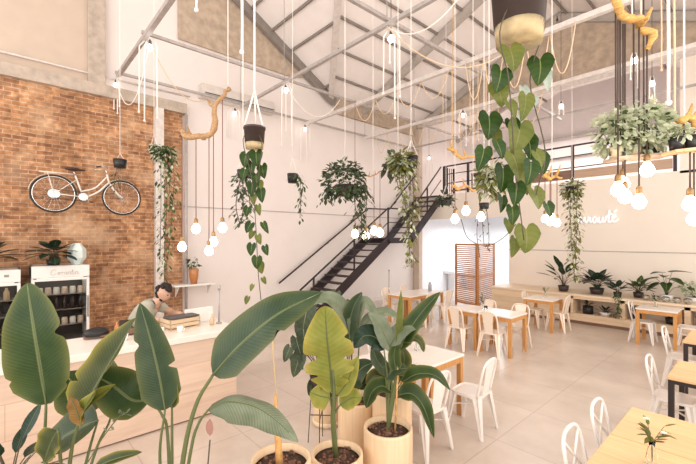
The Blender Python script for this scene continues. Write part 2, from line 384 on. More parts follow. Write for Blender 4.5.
    def leaf(s, base, d, nrm, L, W, shape='lance', droop=.3, fold=.25, rows=5, cols=1, **k):
        d = Vector(d).normalized(); base = Vector(base)
        ctr = [base+d*L*i/rows+Vector((0,0,-1))*droop*L*(i/rows)**2 for i in range(rows+1)]
        return s.blade(ctr, W/2, nrm, shape, fold, cols=cols, **k)
    def build(s, name, mat, parent=None, bevel=0, loc=None):
        me = bpy.data.meshes.new(name)
        vs = s.v
        if loc is not None: L = Vector(loc); vs = [tuple(Vector(v)-L) for v in vs]
        me.from_pydata(vs, [], s.f); me.materials.append(mat)
        me.polygons.foreach_set('use_smooth', s.sm)
        ul = me.uv_layers.new(name='UVMap'); vi = [0]*len(me.loops); me.loops.foreach_get('vertex_index', vi)
        ul.data.foreach_set('uv', [c for i in vi for c in s.uv[i]])
        me.update()
        o = bpy.data.objects.new(name, me); COL.objects.link(o)
        if parent is not None: o.parent = parent
        if loc is not None: o.location = loc
        if bevel:
            b = o.modifiers.new('bevel', 'BEVEL'); b.width = bevel; b.segments = 2; b.limit_method = 'ANGLE'
        return o
def tag(o, label, cat, group=None):
    o['label'] = label; o['category'] = cat
    if group: o['group'] = group
    return o
def thing(name, label, cat, loc=(0,0,0), rz=0, group=None):
    o = bpy.data.objects.new(name, None); COL.objects.link(o); o.location = loc; o.rotation_euler = (0,0,rz); o.empty_display_size = .1
    return tag(o, label, cat, group)
def struct(name, mb, mat, bevel=0):
    o = mb.build(name, mat, bevel=bevel); o['kind'] = 'structure'; return o
def dup(root, label, loc, rz=0, group=None, scale=None):
    r = root.copy(); COL.objects.link(r); r.location = loc; r.rotation_euler = (0,0,rz); r['label'] = label
    if group: r['group'] = group
    if scale: r.scale = (scale,)*3
    for ch in [c for c in bpy.data.objects if c.parent == root]:
        c = ch.copy(); COL.objects.link(c); c.parent = r
        for g in [g for g in bpy.data.objects if g.parent == ch]:
            d = g.copy(); COL.objects.link(d); d.parent = c
    return r
def sub(parent): return Vector(parent.location)

# ------------------------------------------------------------------ SETTING
LX = -9.38; BY = 12.2; EAVE = 6.75; S2 = .42; S1 = .58; Y1 = 7.65; RX = -4.2; RZ = EAVE+S2*(RX-LX)
struct('floor', MB().box(-9.8, 3, -4, 17.2, -.2, 0), FLOORM)
struct('wall_left', MB().slab([(LX-.05, 3.1, 0), (LX-.05, 17, 0), (LX-.05, 17, EAVE+.3), (LX-.05, Y1, EAVE+.2), (LX-.05, 1, 10.8), (LX-.05, -4, 10.8), (LX-.05, -4, 5.38), (LX-.05, 3.1, 5.38)], (-.25, 0, 0)), WHITEWALL)
struct('wall_upper_left', MB().box(LX-.06, LX-.02, -4, 1.27, 5.39, 10.6), PLASTER)
struct('wall_brick', MB().box(LX-.2, LX+.08, -4, 3.12, 0, 5.16), BRICK)
struct('trim_1', MB().box(LX-.2, LX+.16, -4, 3.2, 5.16, 5.4), CONCRETE, .01)
struct('trim_2', MB().box(LX-.2, LX+.10, 1.26, 1.56, 5.4, 10.6), CONCRETE, .01)
struct('trim_3', MB().box(LX-.2, LX+.2, 2.5, 2.68, 0, 5.16), LIGHTSTEEL, .01)
struct('trim_4', MB().tube([(LX+.15, 3.18, .0), (LX+.15, 3.18, 5.14)], .035, 10), GALV)
struct('trim_5', MB().tube([(LX+.04, -4, 5.62), (LX+.04, 1.2, 5.60), (LX+.04, 3.3, 5.62)], .022, 8), LIGHTSTEEL)
# brown concrete gable infill on the left wall
struct('trim_6', MB().slab([(LX+.02, 3.05, 6.95), (LX+.02, 6.3, 6.95), (LX+.02, 6.9, 7.12), (LX+.02, 3.05, 9.35)], (-.05, 0, 0)), CONCRETE2)
struct('trim_7', MB().box(LX-.05, LX+.06, 7.9, BY-.02, 6.25, 6.85), CONCRETE2)
# faint grey seam line along the left wall
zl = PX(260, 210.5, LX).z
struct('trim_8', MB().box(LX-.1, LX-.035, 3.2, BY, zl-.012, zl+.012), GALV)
struct('trim_9', MB().box(LX-.1, LX-.02, 3.2, BY, 0, .10), WHITEWALL)
# roof: near slope (falls to +Y) and main gable (ridge along Y)
ceil = MB()
def r2(x): return EAVE+S2*(x-LX) if x <= RX else RZ-S2*(x-RX)
def r1(y): return EAVE+S1*(Y1-y) if y > 1 else EAVE+S1*(Y1-1)
YV = Y1-S2/S1*(RX-LX)
XR = 2*RX-LX; XE = 3.0; YR = Y1
def p2(x, y): return (x, y, r2(x))
def p1(x, y): return (x, y, r1(y))
ceil.poly([p1(LX-.3, 1), p1(LX-.3, Y1+.2), p1(LX, Y1), p1(RX, YV), p1(XR, YR), p1(XE, YR), p1(XE, 1)])
ceil.poly([p1(LX-.3, -4), p1(LX-.3, 1), p1(XE, 1), p1(XE, -4)])
ceil.poly([p2(LX-.3, Y1+.2), p2(LX-.3, 17.2), p2(RX, 17.2), p2(RX, YV), p2(LX, Y1)])
ceil.poly([p2(RX, YV), p2(RX, 17.2), p2(XE, 17.2), p2(XE, YR+.5), p2(XR, YR)])
struct('ceiling', ceil, ROOFP)
tn = 10
def trim(mb, mat, bevel=0):
    global tn
    o = struct('trim_%d' % tn, mb, mat, bevel); tn += 1; return o
# purlins of the near slope run along X
for y in [3.0+.62*i for i in range(8)]:
    xe = LX+(Y1-y)*S1/S2
    if xe > LX+.3: trim(MB().beam((LX, y, r1(y)-.05), (min(xe, RX), y, r1(y)-.04), .045, .065), PURLIN)
# gable rafter on left wall and valley beam
trim(MB().beam((LX+.12, 1.2, r1(1.2)-.13), (LX+.12, Y1+.15, r1(Y1+.15)-.13), .12, .24), PURLIN)
trim(MB().beam((LX+.1, Y1, EAVE-.08), (RX, YV, RZ-.08), .16, .16), LIGHTSTEEL)
# purlins of the main roof run along Y
xs = [LX+.75+.78*i for i in range(15)]
for x in xs:
    if x < RX: ys = Y1-(x-LX)*S2/S1
    else: ys = YV+(x-RX)*S2/S1
    trim(MB().beam((x, ys, r2(x)-.05), (x, 17, r2(x)-.04), .045, .065), PURLIN)
# rafters of the main roof
for y in (9.15, BY, 15):
    x0 = LX if y > Y1 else LX+(Y1-y)*S1/S2
    x1 = XE if y > Y1 else XR-(Y1-y)*S1/S2
    trim(MB().beam((x0, y, r2(x0)-.16), (RX, y, RZ-.16), .13, .22), RAFTER)
    trim(MB().beam((RX, y, RZ-.16), (x1, y, r2(x1)-.16), .13, .22), RAFTER)
# back wall, opening under the upper floor, upper floor slab
struct('wall_back', MB().box(-5.68, 3, BY, BY+.2, 0, 3.86).box(-1.45, 3, BY, BY+.2, 3.8, 6.6), BACKWALL)
trim(MB().box(LX-.05, -5.68, BY, BY+.2, 2.95, 3.86), BACKWALL)
trim(MB().box(LX-.02, LX+.24, BY-.22, BY, 0, 6.5), PLASTER, .01)
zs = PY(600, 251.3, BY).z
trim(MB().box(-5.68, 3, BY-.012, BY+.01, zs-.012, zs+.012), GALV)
struct('floor_upper', MB().box(LX, 3, BY+.2, 17.2, 3.55, 3.84), UPWALL)
struct('wall_far', MB().box(-9.8, 3, 17, 17.2, 0, 9.4), UPWALL)
struct('wall_backroom', MB().box(-5.6, -5.4, BY+.2, 17, 0, 3.5), COOLWALL)
trim(MB().box(-9.36, -5.62, 16.9, 17, 0, 3.5), COOLWALL)
trim(MB().box(-9.38, -9.30, BY+.2, 16.9, 0, 3.5), COOLWALL)
# gable infill over the upper floor with tie beam
trim(MB().slab([(-8.6, BY+.06, 6.72), (-1.4, BY+.06, 6.72), (-.4, BY+.06, r2(-.4)-.2), (RX, BY+.06, RZ-.1), (-8.6, BY+.06, r2(-8.6)-.1)], (0, .1, 0)), CONCRETE2)
trim(MB().beam((LX, BY-.02, 6.68), (3, BY-.02, 6.68), .16, .2), LIGHTSTEEL)
trim(MB().beam((LX, 16.9, 6.3), (3, 16.9, 6.3), .1, .12), GALV)
trim(MB().beam((LX, 16.9, 5.5), (3, 16.9, 5.5), .06, .06), PURLIN)
trim(MB().beam((-4.6, 16.85, 6.3), (-2.6, 16.85, 5.1), .1, .12), GALV)
# back room: door with frame, daylight window
struct('door_1', MB().box(-5.68, -5.62, 13.3, 14.25, 0, 2.1), COOLWALL, .01)

# ------------------------------------------------------------------ STAIRCASE
t = thing('staircase', 'dark steel staircase with landing climbing the white left wall', 'staircase')
SX0, SX1 = -9.32, -8.25
def stair_flight(y0, z0, y1, z1, n):
    for x, nm in ((SX0+.03, 'stringer'), (SX1, 'stringer')):
        MB().beam((x, y0, z0-.08), (x, y1, z1-.08), .05, .26).build(nm, STAIRBLK, t)
    for i in range(1, n+1):
        y = y0+(y1-y0)*(i-.5)/n; z = z0+(z1-z0)*i/n
        MB().box(SX0+.06, SX1-.03, y-.13, y+.13, z-.05, z-.015).build('tread', TREADM, t)
stair_flight(6.05, 0, 9.2, 2.25, 12)
stair_flight(10.35, 2.25, 12.15, 3.84, 8)
MB().box(SX0, SX1+.025, 9.15, 10.45, 2.06, 2.24).build('landing', STAIRBLK, t)

def rail(nm, pts, r=.026): MB().tube(pts, r, 8).build(nm, STAIRBLK, t)
rail('handrail', [(SX1, 5.75, .85), (SX1, 9.2, 3.2), (SX1, 10.4, 3.2), (SX1, 12.15, 4.9)])
rail('handrail', [(SX0+.05, 5.75, .95), (SX0+.05, 9.3, 3.25), (SX0+.05, 10.4, 3.28), (SX0+.05, 12.15, 4.9)])
rail('middle_rail', [(SX1, 6.0, .50), (SX1, 9.2, 2.74), (SX1, 10.4, 2.74), (SX1, 12.15, 4.4)], .016)
for y, z0, z1 in ((6.2, .1, 1.16), (7.7, 1.15, 2.2), (9.2, 2.2, 3.2), (10.4, 2.2, 3.2), (11.3, 3.1, 4.05)):
    MB().box(SX1-.02, SX1+.02, y-.02, y+.02, z0, z1).build('baluster', STAIRBLK, t)
for y, z1 in ((7.6, 2.15), (10.8, 3.6)):
    MB().tube([(SX0-.06, y, z1-.1), (SX0+.05, y, z1)], .012, 6).build('bracket', STAIRBLK, t)

# ------------------------------------------------------------------ UPPER FLOOR RAILING and furniture
t = thing('railing', 'black steel railing along the edge of the upper floor', 'railing')
RY = BY+.08
for z, r in ((4.92, .028), (4.62, .016), (4.28, .016)):
    MB().tube([(-8.2, RY, z), (-1.5, RY, z)], r, 8).build('rail', BLACKMETAL, t)
for x in (-8.2, -7.2, -5.45, -3.83, -1.55):
    MB().box(x-.035, x+.035, RY-.03, RY+.03, 3.86, 4.93).build('post', BLACKMETAL, t)
gate = MB()
for i in range(5): gate.box(-8.20, -8.18, RY+.1+i*.12, RY+.12+i*.12, 3.9, 4.9)
gate.box(-8.22, -8.16, RY+.1, RY+.16, 3.88, 4.92).box(-8.22, -8.16, RY+.62, RY+.68, 3.88, 4.92)
gate.build('side_panel', BLACKMETAL, t)
MB().box(-5.4, -3.87, RY-.01, RY+.02, 3.95, 4.22).build('board', BROWNW, t)
MB().box(-3.78, -1.6, RY-.01, RY+.02, 3.95, 4.2).build('board', wood('tan_board', (.52, .36, .25), (.42, .28, .19), 'X'), t)
MB().box(-7.9, -5.5, RY-.01, RY+.02, 3.95, 4.02).build('board', BROWNW, t)
def simple_table(name, label, x0, x1, y0, y1, h, topm, legm, z=0, apron=None, leg=.045, group=None, ah=.07, topt=.03):
    t = thing(name, label, 'table', ((x0+x1)/2, (y0+y1)/2, z), 0, group)
    a, b = (x1-x0)/2, (y1-y0)/2
    MB().box(-a, a, -b, b, h-topt, h).build('tabletop', topm, t, .006)
    i = .01
    ap = MB()
    for s in (-1, 1):
        ap.box(-a+i+leg, a-i-leg, s*(b-i-.01)-.01, s*(b-i-.01)+.01, h-topt-ah, h-topt)
        ap.box(s*(a-i-.01)-.01, s*(a-i-.01)+.01, -b+i+leg, b-i-leg, h-topt-ah, h-topt)
    ap.build('apron', apron or legm, t)
    for sx in (-1, 1):
        for sy in (-1, 1):
            MB().box(sx*(a-i)-sx*leg, sx*(a-i), sy*(b-i)-sy*leg, sy*(b-i), 0, h-topt).build('leg', legm, t, .003)
    return t
simple_table('long_table', 'long dark wooden table standing behind the upper floor railing', -7.5, -5.9, 13.0, 13.6, .82, BROWNW, BLACKMETAL, 3.84)
t = thing('stool', 'black round seat stool behind the railing at the top of the stairs', 'stool', (-6.75, 12.62, 3.84))
MB().lathe([(.05, .66), (.24, .70), (.24, .74), (.0, .76)], seg=20).build('seat', BLACKMETAL, t)
MB().tube([(0,0,0), (0,0,.68)], .03, 8).build('pole', BLACKMETAL, t)
MB().lathe([(.2, 0), (.2, .02), (.03, .04)], seg=20).build('base', BLACKMETAL, t)

# ------------------------------------------------------------------ SUSPENDED TUBE GRID
GZ = 5.6
t = thing('ceiling_grid', 'galvanised tube grid hanging under the roof with bulbs and ropes on it', 'metal frame', (0, 0, GZ))
for y, th, x0 in ((1.75, .075, -9.07), (4.5, .06, -9.1), (6.6, .085, -9.1), (9.0, .085, -9.1), (11.3, .05, -9.1)):
    MB().box(x0, 2.6, y-th/2, y+th/2, -th/2, th/2).build('rail', LIGHTSTEEL if y > 5 and y < 10 else GALV, t)
for x, th, y0 in ((-9.12, .05, 1.7), (-7.05, .05, 1.7), (-4.06, .06, 1.7)):
    MB().box(x-th/2, x+th/2, y0, 12.0, .05, .05+th).build('rail', GALV, t)
for x in (-9.12, -4.06, -7.05):
    for y in (4.5, 9.0):
        z = max(r2(x), r1(y)) if y < Y1 else r2(x)
        MB().tube([(x, y, .05), (x, y, z-GZ)], .008, 6).build('hanger', GALV, t)

# air conditioner on left wall
ac = PX(235, 92, LX); ya = PX(199, 95, LX).y; yb = PX(271, 107, LX).y
t = thing('air_conditioner', 'long white wall air conditioner high on the left wall', 'air conditioner', (LX-.05, (ya+yb)/2, 5.66))
L = (yb-ya)/2
MB().slab([(0, -L, 0), (.26, -L, .02), (.30, -L, .14), (.22, -L, .34), (0, -L, .34)], (0, 2*L, 0)).build('body', plain('ac_plastic', (.66, .60, .55), .5), t, .01)
MB().box(.262, .305, -L+.06, L-.06, .035, .06).build('vent', DARKGREY, t)
MB().box(.288, .31, -L+.06, L-.06, .085, .10).build('vent', DARKGREY, t)

def ceil_z(x, y): return max(r1(y), r2(x))-.01
# ------------------------------------------------------------------ BULB PENDANTS WITH ROPE
def rope_lamp(px, py, label, z=None, strands=((-.05, .8), (.03, .9), (.07, .7)), loops=(), s=1.0):
    z = GZ-.14 if z is None else z
    p = PZ(px, py, z)
    t = thing('rope_pendant_lamp', label, 'lamp', tuple(p), 0, 'bulbs with white ropes under the tube grid')
    near = min(abs(p.y-q) for q in (1.75, 4.5, 6.6, 9.0, 11.3)) < .12 and z > GZ-.2
    MB().tube([(0,0,.06), (0,0,.14 if near else ceil_z(p.x, p.y)-z)], .005, 6).build('cord', DARKCORD, t)
    MB().lathe([(.022, .04), (.026, .05), (.026, .1), (.012, .12)], seg=10).build('socket', DARKGREY, t)
    MB().lathe([(.0, -.07), (.025*s, -.062), (.04*s, -.03), (.036*s, 0), (.022, .035), (.02, .045)], seg=14, capb=False).build('bulb', BULBW, t)
    rp = MB()
    for dx, ln in strands:
        c = Vector((.67*dx, .742*dx, 0))
        rp.tube([Vector((c.x*.4, c.y*.4, .13)), Vector((c.x, c.y, .02)), Vector((c.x, c.y, -ln*.5)), Vector((c.x*1.05, c.y*1.05, -ln))], .011, 6)
        rp.ball(Vector((c.x*1.05, c.y*1.05, -ln)), .02, 8, 5)
    rp.build('rope', ROPE, t)
    return t
rope_lamp(116, 85, 'glowing bulb with white ropes at the rail end above the brick wall', strands=((-.04, .5), (.03, .6), (.07, .45)))
rope_lamp(150, 47, 'glowing bulb with long looped white ropes at the top left rail crossing', strands=((-.18, 1.1), (-.09, 1.25), (.12, 1.2)))
rope_lamp(286, 90, 'glowing bulb with white ropes right of the air conditioner', strands=((-.09, 1.2), (.0, .9), (.12, 1.2)))
rope_lamp(235, 113, 'glowing bulb with white ropes just below the air conditioner', strands=((-.2, .6), (-.05, .7), (.12, .65)))
rope_lamp(305, 129, 'glowing bulb with white ropes on the wall side rail left of the hanging bush', strands=((-.12, .9), (.04, 1.0), (.15, .8)))
rope_lamp(391, 38, 'brightest glowing bulb with white ropes at the central top rail crossing', strands=((-.12, .9), (-.02, .4), (.06, 1.3), (.14, .95)), s=1.3)
rope_lamp(359, 147, 'small glowing bulb with white ropes above the hanging bush', strands=((-.1, .5), (.1, .55)))
rope_lamp(429, 158, 'small glowing bulb with white ropes just left of the railing top', strands=((-.12, .7), (.03, .8), (.15, .75)))
rope_lamp(463, 115, 'small glowing bulb near the roof rafter left of the big hanging pot', strands=((-.1, .6), (.08, .8)))
rope_lamp(634, 60, 'glowing bulb with white ropes above the hanging board of pale plants', strands=((-.06, .35), (.07, .5)), s=1.3)
rope_lamp(652, 83, 'lower glowing bulb with white ropes above the right end of the plant board', z=GZ-.32, strands=((-.05, .3), (.05, .4)), s=1.1)
rope_lamp(561, 106, 'faint glowing bulb right of the big hanging philodendron', strands=((-.05, .2), (.06, .2)), s=1.1)

# ropes draped and hanging
def rope(label, pts, r=.010, mat=None, n=14, knot=True, name='hanging_rope', group='loose ropes hanging from the tube grid'):
    pts = [Vector(p) for p in pts]; base = pts[0]
    mb = MB().tube(crom(pts, n) if len(pts) > 2 else pts, r, 6)
    if knot: mb.ball(pts[-1], r*2.1, 8, 5)
    o = mb.build(name, mat or ROPE, loc=base); tag(o, label, 'rope', group); return o
def vstrand(px, y0, y1, d, label, r=.010, mat=None):
    return rope(label, [P(px, y0, d), P(px+.6, (y0*.5+y1*.5), d), P(px+.3, y1, d)], r, mat, 8)
vstrand(241.5, -12, 52, 4.2, 'short thick white rope with a knotted end above the air conditioner', .013)
vstrand(196, -12, 10, 4.2, 'shortest white rope end hanging in the top left corner', .012)
vstrand(668, -14, 103, 3.6, 'thick white rope hanging at the right in front of the gable', .014)
vstrand(674, -14, 140, 3.8, 'tan rope hanging right beside the thick white rope', .010, TANROPE)
vstrand(661, -14, 70, 4.1, 'thin tan rope hanging left of the thick white rope', .007, TANROPE)
def drape(label, P0, P1, sag, mat=None, r=.009, n=16, k=1):
    a, b = Vector(P0), Vector(P1); pts = []
    for i in range(n+1):
        f = i/n; p = a.lerp(b, f); ph = (f*k) % 1 if f < 1 else 1
        p.z -= sag*4*ph*(1-ph); pts.append(p)
    mb = MB().tube(pts, r, 6); o = mb.build('draped_rope', mat or TANROPE, loc=a); tag(o, label, 'rope', 'ropes draped in loops on the tube grid'); return o
rz = GZ-.03
drape('white rope sagging from the rail end bulb at the top of the brick wall', PZ(116, 78, rz), PZ(150, 42, rz), .8, ROPE)
drape('tan rope looping from the upper left rail towards the driftwood branch', PZ(150, 42, rz), PZ(205, 100, 4.9), .35)
drape('white rope looping between the rails right of the air conditioner', PZ(286, 84, rz), PZ(340, 100, rz), .55, ROPE)
drape('tan rope swagged in deep loops on the long rail before the brown gable', (-3.9, 6.55, rz), (-2.0, 6.55, rz), .75, k=5, n=60)
drape('tan rope sagging loosely high above the centre of the room', (-4.06, 4.5, rz), (-3.0, 6.6, rz), .5, n=16)
drape('white rope sagging between the two rails right of the brightest bulb', (-4.06, 4.5, rz), (-2.6, 4.5, rz), .35, ROPE)
drape('tan rope in loops along the far rail behind the hanging philodendron', (-5.6, 9.0, rz), (-3.4, 9.0, rz), .7, k=4, n=48)
drape('tan rope in small loops along the far rail above the stairs', (-8.6, 9.0, rz), (-6.2, 9.0, rz), .6, k=5, n=60)
drape('tan rope in small loops on the middle rail over the hanging bush', (-7.0, 6.6, rz), (-4.3, 6.6, rz), .45, k=4, n=48)
k = 0
for x, ln, desc in ((-5.5, 1.3, 'left of the middle'), (-5.1, .9, 'at the middle'), (-4.6, 1.5, 'right of the middle')):
    rope('thin tan rope hanging straight from the far rail, %s of the group' % desc, [(x, 9.0, rz), (x+.01, 9.0, rz-ln/2), (x, 9.0, rz-ln)], .008, TANROPE)
for (px, l, desc) in ((443, 60, 'leftmost'), (452, 75, 'second'), (470, 66, 'third'), (478, 80, 'fourth'), (486, 55, 'rightmost')):
    r_ = (px-348)/CF; Y = 6.6; d = Y/(.742*r_+.67); p = P(px, HY-CF*(rz-CH)/d, d)
    rope('thin tan rope on the middle rail left of the hanging philodendron, %s of five' % desc, [p, p-Vector((0,0,l*d/CF/2)), p-Vector((0,0,l*d/CF))], .007, TANROPE)

# ------------------------------------------------------------------ DRIFTWOOD CHANDELIERS
def branch_mb(pts, r):
    pts = crom(pts, 24); mb = MB(); n = len(pts)
    r *= .92
    pts = [p+Vector((noise.noise(p*11), noise.noise(p*11+Vector((5,0,0))), noise.noise(p*11+Vector((0,7,0)))))*r*1.3 for p in pts]
    mb.tube(pts, [r*(.6+1.0*abs(noise.noise(p*17)))*(1-.4*i/n) for i, p in enumerate(pts)], 10)
    for i in (5, 11, 17):
        q = pts[i]; dv = Vector((noise.noise(q*31), noise.noise(q*37), .35+noise.noise(q*29))).normalized()
        mb.tube([q, q+dv*r*2.4, q+dv*r*4+Vector((0,0,r))], [r*.6, r*.4, r*.18], 7)
    return mb
def cord_pts(a, b): return [Vector(a), Vector(b)]
def chandelier(label, d, bpts, bulbs, ropes=(), r=.035, mat=None, cordm=None, bulbr=.045, bm=None, extra=None, group=None):
    """bpts pixels along the branch; bulbs (px, ytop, ybulb[, dd]); ropes (px, y0, y1)"""
    base = P(bpts[0][0], bpts[0][1], d)
    t = thing('branch_chandelier', label, 'lamp', tuple(base), 0, group)
    branch_mb([P(x, y, d+(q[0] if q else 0))-base for x, y, *q in bpts], r).build('branch', mat or DRIFT, t)
    for x0, y0, x1, y1 in ropes:
        q = P(x1, y1, d); MB().tube([Vector((q.x, q.y, ceil_z(q.x, q.y)))-base, q-base], .006, 6).build('rope', ROPE, t)
    for b in bulbs:
        px, y0, yb = b[:3]; dd = d+(b[3] if len(b) > 3 else 0)
        c = P(px, yb, dd)-base; top = P(px, y0, dd)-base
        MB().tube([top, c+Vector((0,0,bulbr*2.2))], .0055, 6).build('cord', cordm or REDCORD, t)
        o = MB().lathe([(0, -1.1*bulbr), (.55*bulbr, -.95*bulbr), (.93*bulbr, -.4*bulbr), (bulbr, 0), (.8*bulbr, .55*bulbr), (.42*bulbr, 1.15*bulbr), (.36*bulbr, 1.4*bulbr)], c, 16, False).build('bulb', bm or BULBG, t)
        MB().lathe([(.4*bulbr, 1.3*bulbr), (.46*bulbr, 1.4*bulbr), (.44*bulbr, 2.2*bulbr), (.2*bulbr, 2.5*bulbr)], c, 12, True, True).build('socket', BRASS, o)
    if extra: extra(t, base)
    return t
chandelier('crooked driftwood branch with five pear bulbs left of the black hanging pot', 4.6,
    [(182, 130), (186, 136), (200, 138), (208, 137), (213, 130), (217, 108), (223, 98), (228, 86)],
    [(182, 134, 275-28), (196, 138, 229), (209, 136, 251), (213.5, 130, 242, .1), (222.5, 100, 228)],
    [(226, -15, 228, 86)], r=.055, bulbr=.052)
chandelier('low cluster of four bulbs on a slim stick before the stair landing', 7.6, [(363, 176), (372, 176), (380, 172), (385, 170)],
    [(355, 100, 234), (366, 178, 236), (374, 176, 231), (380, 173, 233)], [(373, 96, 373, 174)], r=.022, bulbr=.075, mat=DRIFT)
chandelier('orange driftwood lamp with hanging bulbs beside the top of the stairs', 6.6,
    [(451, 186), (458, 189), (466, 186), (474, 190), (481, 186)], [(455, 188, 219), (466, 187, 211), (481, 186, 217)],
    [(455, 100, 455, 187), (473, 120, 473, 188)], r=.034, mat=ORDRIFT, bulbr=.07)
tt = branch_mb([P(448, 147, 6.6), P(454, 151, 6.6), (P(460, 157, 6.6)), P(467, 158, 6.6), P(473, 157, 6.6)], .04)
q = P(453, 151, 6.6); tt.tube([(q.x, q.y, ceil_z(q.x, q.y)), q], .006, 6)
o = tt.build('driftwood_branch', ORDRIFT, loc=P(448, 147, 6.6)); tag(o, 'forked orange driftwood stick hanging above the top of the stairs', 'branch')
chandelier('small driftwood lamp with five bulbs left of the trailing plant on the sign wall', 5.6,
    [(542, 175), (548, 179), (555, 177), (562, 180)], [(545, 178, 219), (551, 178, 216), (550, 178, 222, .1), (557, 178, 223)],
    [(552, 90, 552, 178)], r=.04, mat=ORDRIFT, bulbr=.05)
chandelier('big orange driftwood branch at the top right with four large bulbs', 2.6,
    [(612, -8), (618, 6), (625, 18), (632, 24), (640, 27), (649, 34), (650, 48)],
    [(618, 20, 190), (625, 24, 197, .1), (639, 28, 202), (647, 34, 170), (623, 24, 184, .15)], [(632, -15, 632, 20), (641, -15, 641, 28)], r=.042, bulbr=.044, mat=ORDRIFT, cordm=DARKCORD)
chandelier('driftwood stick at the right edge with two large bulbs', 2.5,
    [(680, 122), (686, 120), (694, 128), (703, 126)], [(690, 122, 204), (694, 124, 219, .1), (700, 124, 210)], [(684, -15, 684, 121)], r=.035, bulbr=.043, mat=ORDRIFT, cordm=DARKCORD)

# ------------------------------------------------------------------ FOLIAGE TOOLS
rnd = random.Random(3)
def rv(s=1): return Vector((rnd.uniform(-1,1), rnd.uniform(-1,1), rnd.uniform(-1,1)))*s
def vine(mb, pts, n, size, spread, shape='heart', droop=.3, stem=None, fold=.2, rows=3, cols=1):
    cs = crom(pts, max(8, len(pts)*4))
    if stem is not None: stem.tube(cs, .0035+size*.02, 5)
    for i in range(n):
        f = (i+rnd.random())/n*(len(cs)-1); k = min(int(f), len(cs)-2); p = cs[k].lerp(cs[k+1], f-k)
        a = rnd.uniform(0, 2*PI); h = Vector((math.cos(a), math.sin(a), rnd.uniform(-.9, .1)))
        off = h*spread*rnd.uniform(.2, 1); s = size*rnd.uniform(.65, 1.2)
        if stem is not None and spread > .03: stem.tube([p, p+off], .0025, 4, cap=False)
        d = Vector((h.x*.6, h.y*.6, -1+rnd.uniform(-.2, .5)))
        mb.leaf(p+off, d, Vector((h.x, h.y, .4))+rv(.3), s, s*(.85 if shape == 'heart' else .5), shape, droop*s, fold, rows, cols)
def bush(mb, c, rad, n, size, shape='lance', down=.4, asp=.45):
    for i in range(n):
        q = rv(); q = q.normalized()*rnd.uniform(.35, 1)**.5
        p = Vector(c)+Vector((q.x*rad[0], q.y*rad[1], q.z*rad[2])); s = size*rnd.uniform(.6, 1.2)
        d = Vector((q.x, q.y, q.z*.4-down))+rv(.5)
        mb.leaf(p, d, Vector((0, 0, 1))+rv(.7), s, s*asp, shape, .3*s, .25, 3)
def rosette(mb, stem, c, n, H, R, L, W, shape='lance', droop=.35, rows=6, cols=2, tilt=(.2, 1.0), stemr=.006):
    c = Vector(c)
    for i in range(n):
        a = i*2.4+rnd.uniform(-.3, .3); f = (i+.5)/n; el = tilt[0]+(tilt[1]-tilt[0])*f
        h = Vector((math.cos(a), math.sin(a), 0)); tip = c+h*R*(1-f*.6)*rnd.uniform(.8, 1.1)+Vector((0,0,H*(.35+.65*f)*rnd.uniform(.85, 1.05)))
        mid = c.lerp(tip, .5)+Vector((0,0,H*.12))
        if stem is not None: stem.tube(crom([c+h*.01, mid, tip], 6), [stemr*(1-.06*k) for k in range(7)], 5)
        d = h*math.cos(el)+Vector((0,0,math.sin(el)))
        s = rnd.uniform(.8, 1.1)
        mb.leaf(tip, d, Vector((0,0,1))-h*.3, L*s, W*s, shape, droop*L, .2, rows, cols)
def pot_mb(r0, r1, h, th=.008, seg=24, z0=0):
    return MB().lathe([(r0, z0), (r1, z0+h), (r1-th, z0+h), (r1-th-.004, z0+h*.86)], seg=seg)
def soil_mb(r, z, seg=20): return MB().lathe([(r, z), (r*.6, z+.008), (0.001, z+.012)], seg=seg, capb=True)
def hanging_plant(label, px, py, d, r, h, foliage, potm=None, ytop=-14, ropes=3, name='hanging_plant', ropem=None, clear=False, rr=.004, handle=.22):
    """py = bottom centre of the pot"""
    base = P(px, py, d)
    t = thing(name, label, 'plant', tuple(base), 0, 'potted plants hanging on ropes')
    if clear:
        MB().lathe([(r*.80, 0), (r*.86, h*.28), (r*.84, h*.28)], seg=24).build('reservoir', CLEARP, t)
        MB().lathe([(r*.7, .006), (r*.78, h*.24), (.001, h*.25)], seg=20).build('roots', ROOTS, t)
        MB().lathe([(r*.87, h*.27), (r*.97, h*.9), (r*1.03, h*.9), (r*1.03, h), (r*.96, h), (r*.9, h*.82)], seg=28, capb=True).build('pot', potm or DARKPOT, t)
    else: pot_mb(r*.82, r, h).build('pot', potm or BLACKPOT, t)
    soil_mb(r*.9, h*.83).build('soil', SOIL, t)
    rp = MB()
    for k in range(ropes):
        a = 2*PI*k/ropes+.4; rp.tube([(math.cos(a)*r*.97, math.sin(a)*r*.97, h*.95), (0, 0, h+handle)], rr, 5)
    ztop = ceil_z(base.x, base.y)-base.z
    rp.tube([(0, 0, h+handle), (0, 0, ztop)], rr*1.3, 6)
    rp.build('rope', ropem or ROPE, t)
    foliage(t, base, r, h)
    return t
def rel(base, px, py, d): return P(px, py, d)-base
def heart_at(mb, base, px, py, ln, d, wr=.85, mirror=0, tip=None, n=None, st=None, org=None, rows=8, cols=3):
    """a big heart leaf whose top centre is at the pixel; ln in pixels"""
    p = rel(base, px, py, d); L = ln*d/CF; tipv = Vector((.67*(mirror), .742*(mirror), -1)).normalized(); p.z -= L*.12; L *= .9
    nr = Vector((.742, -.67, .25))+rv(.35) if n is None else Vector(n)
    ctr = [p+tipv*L*i/rows+Vector((.742, -.67, 0))*L*.12*math.sin(PI*i/rows) for i in range(rows+1)]
    mb.blade(ctr, L*wr/2*1.0, nr, 'heart', .22, cols=cols)
    if st is not None and org is not None: st.tube(crom([org, (org+p)/2+Vector((0,0,.02)), p], 6), .0032, 5, cap=False)

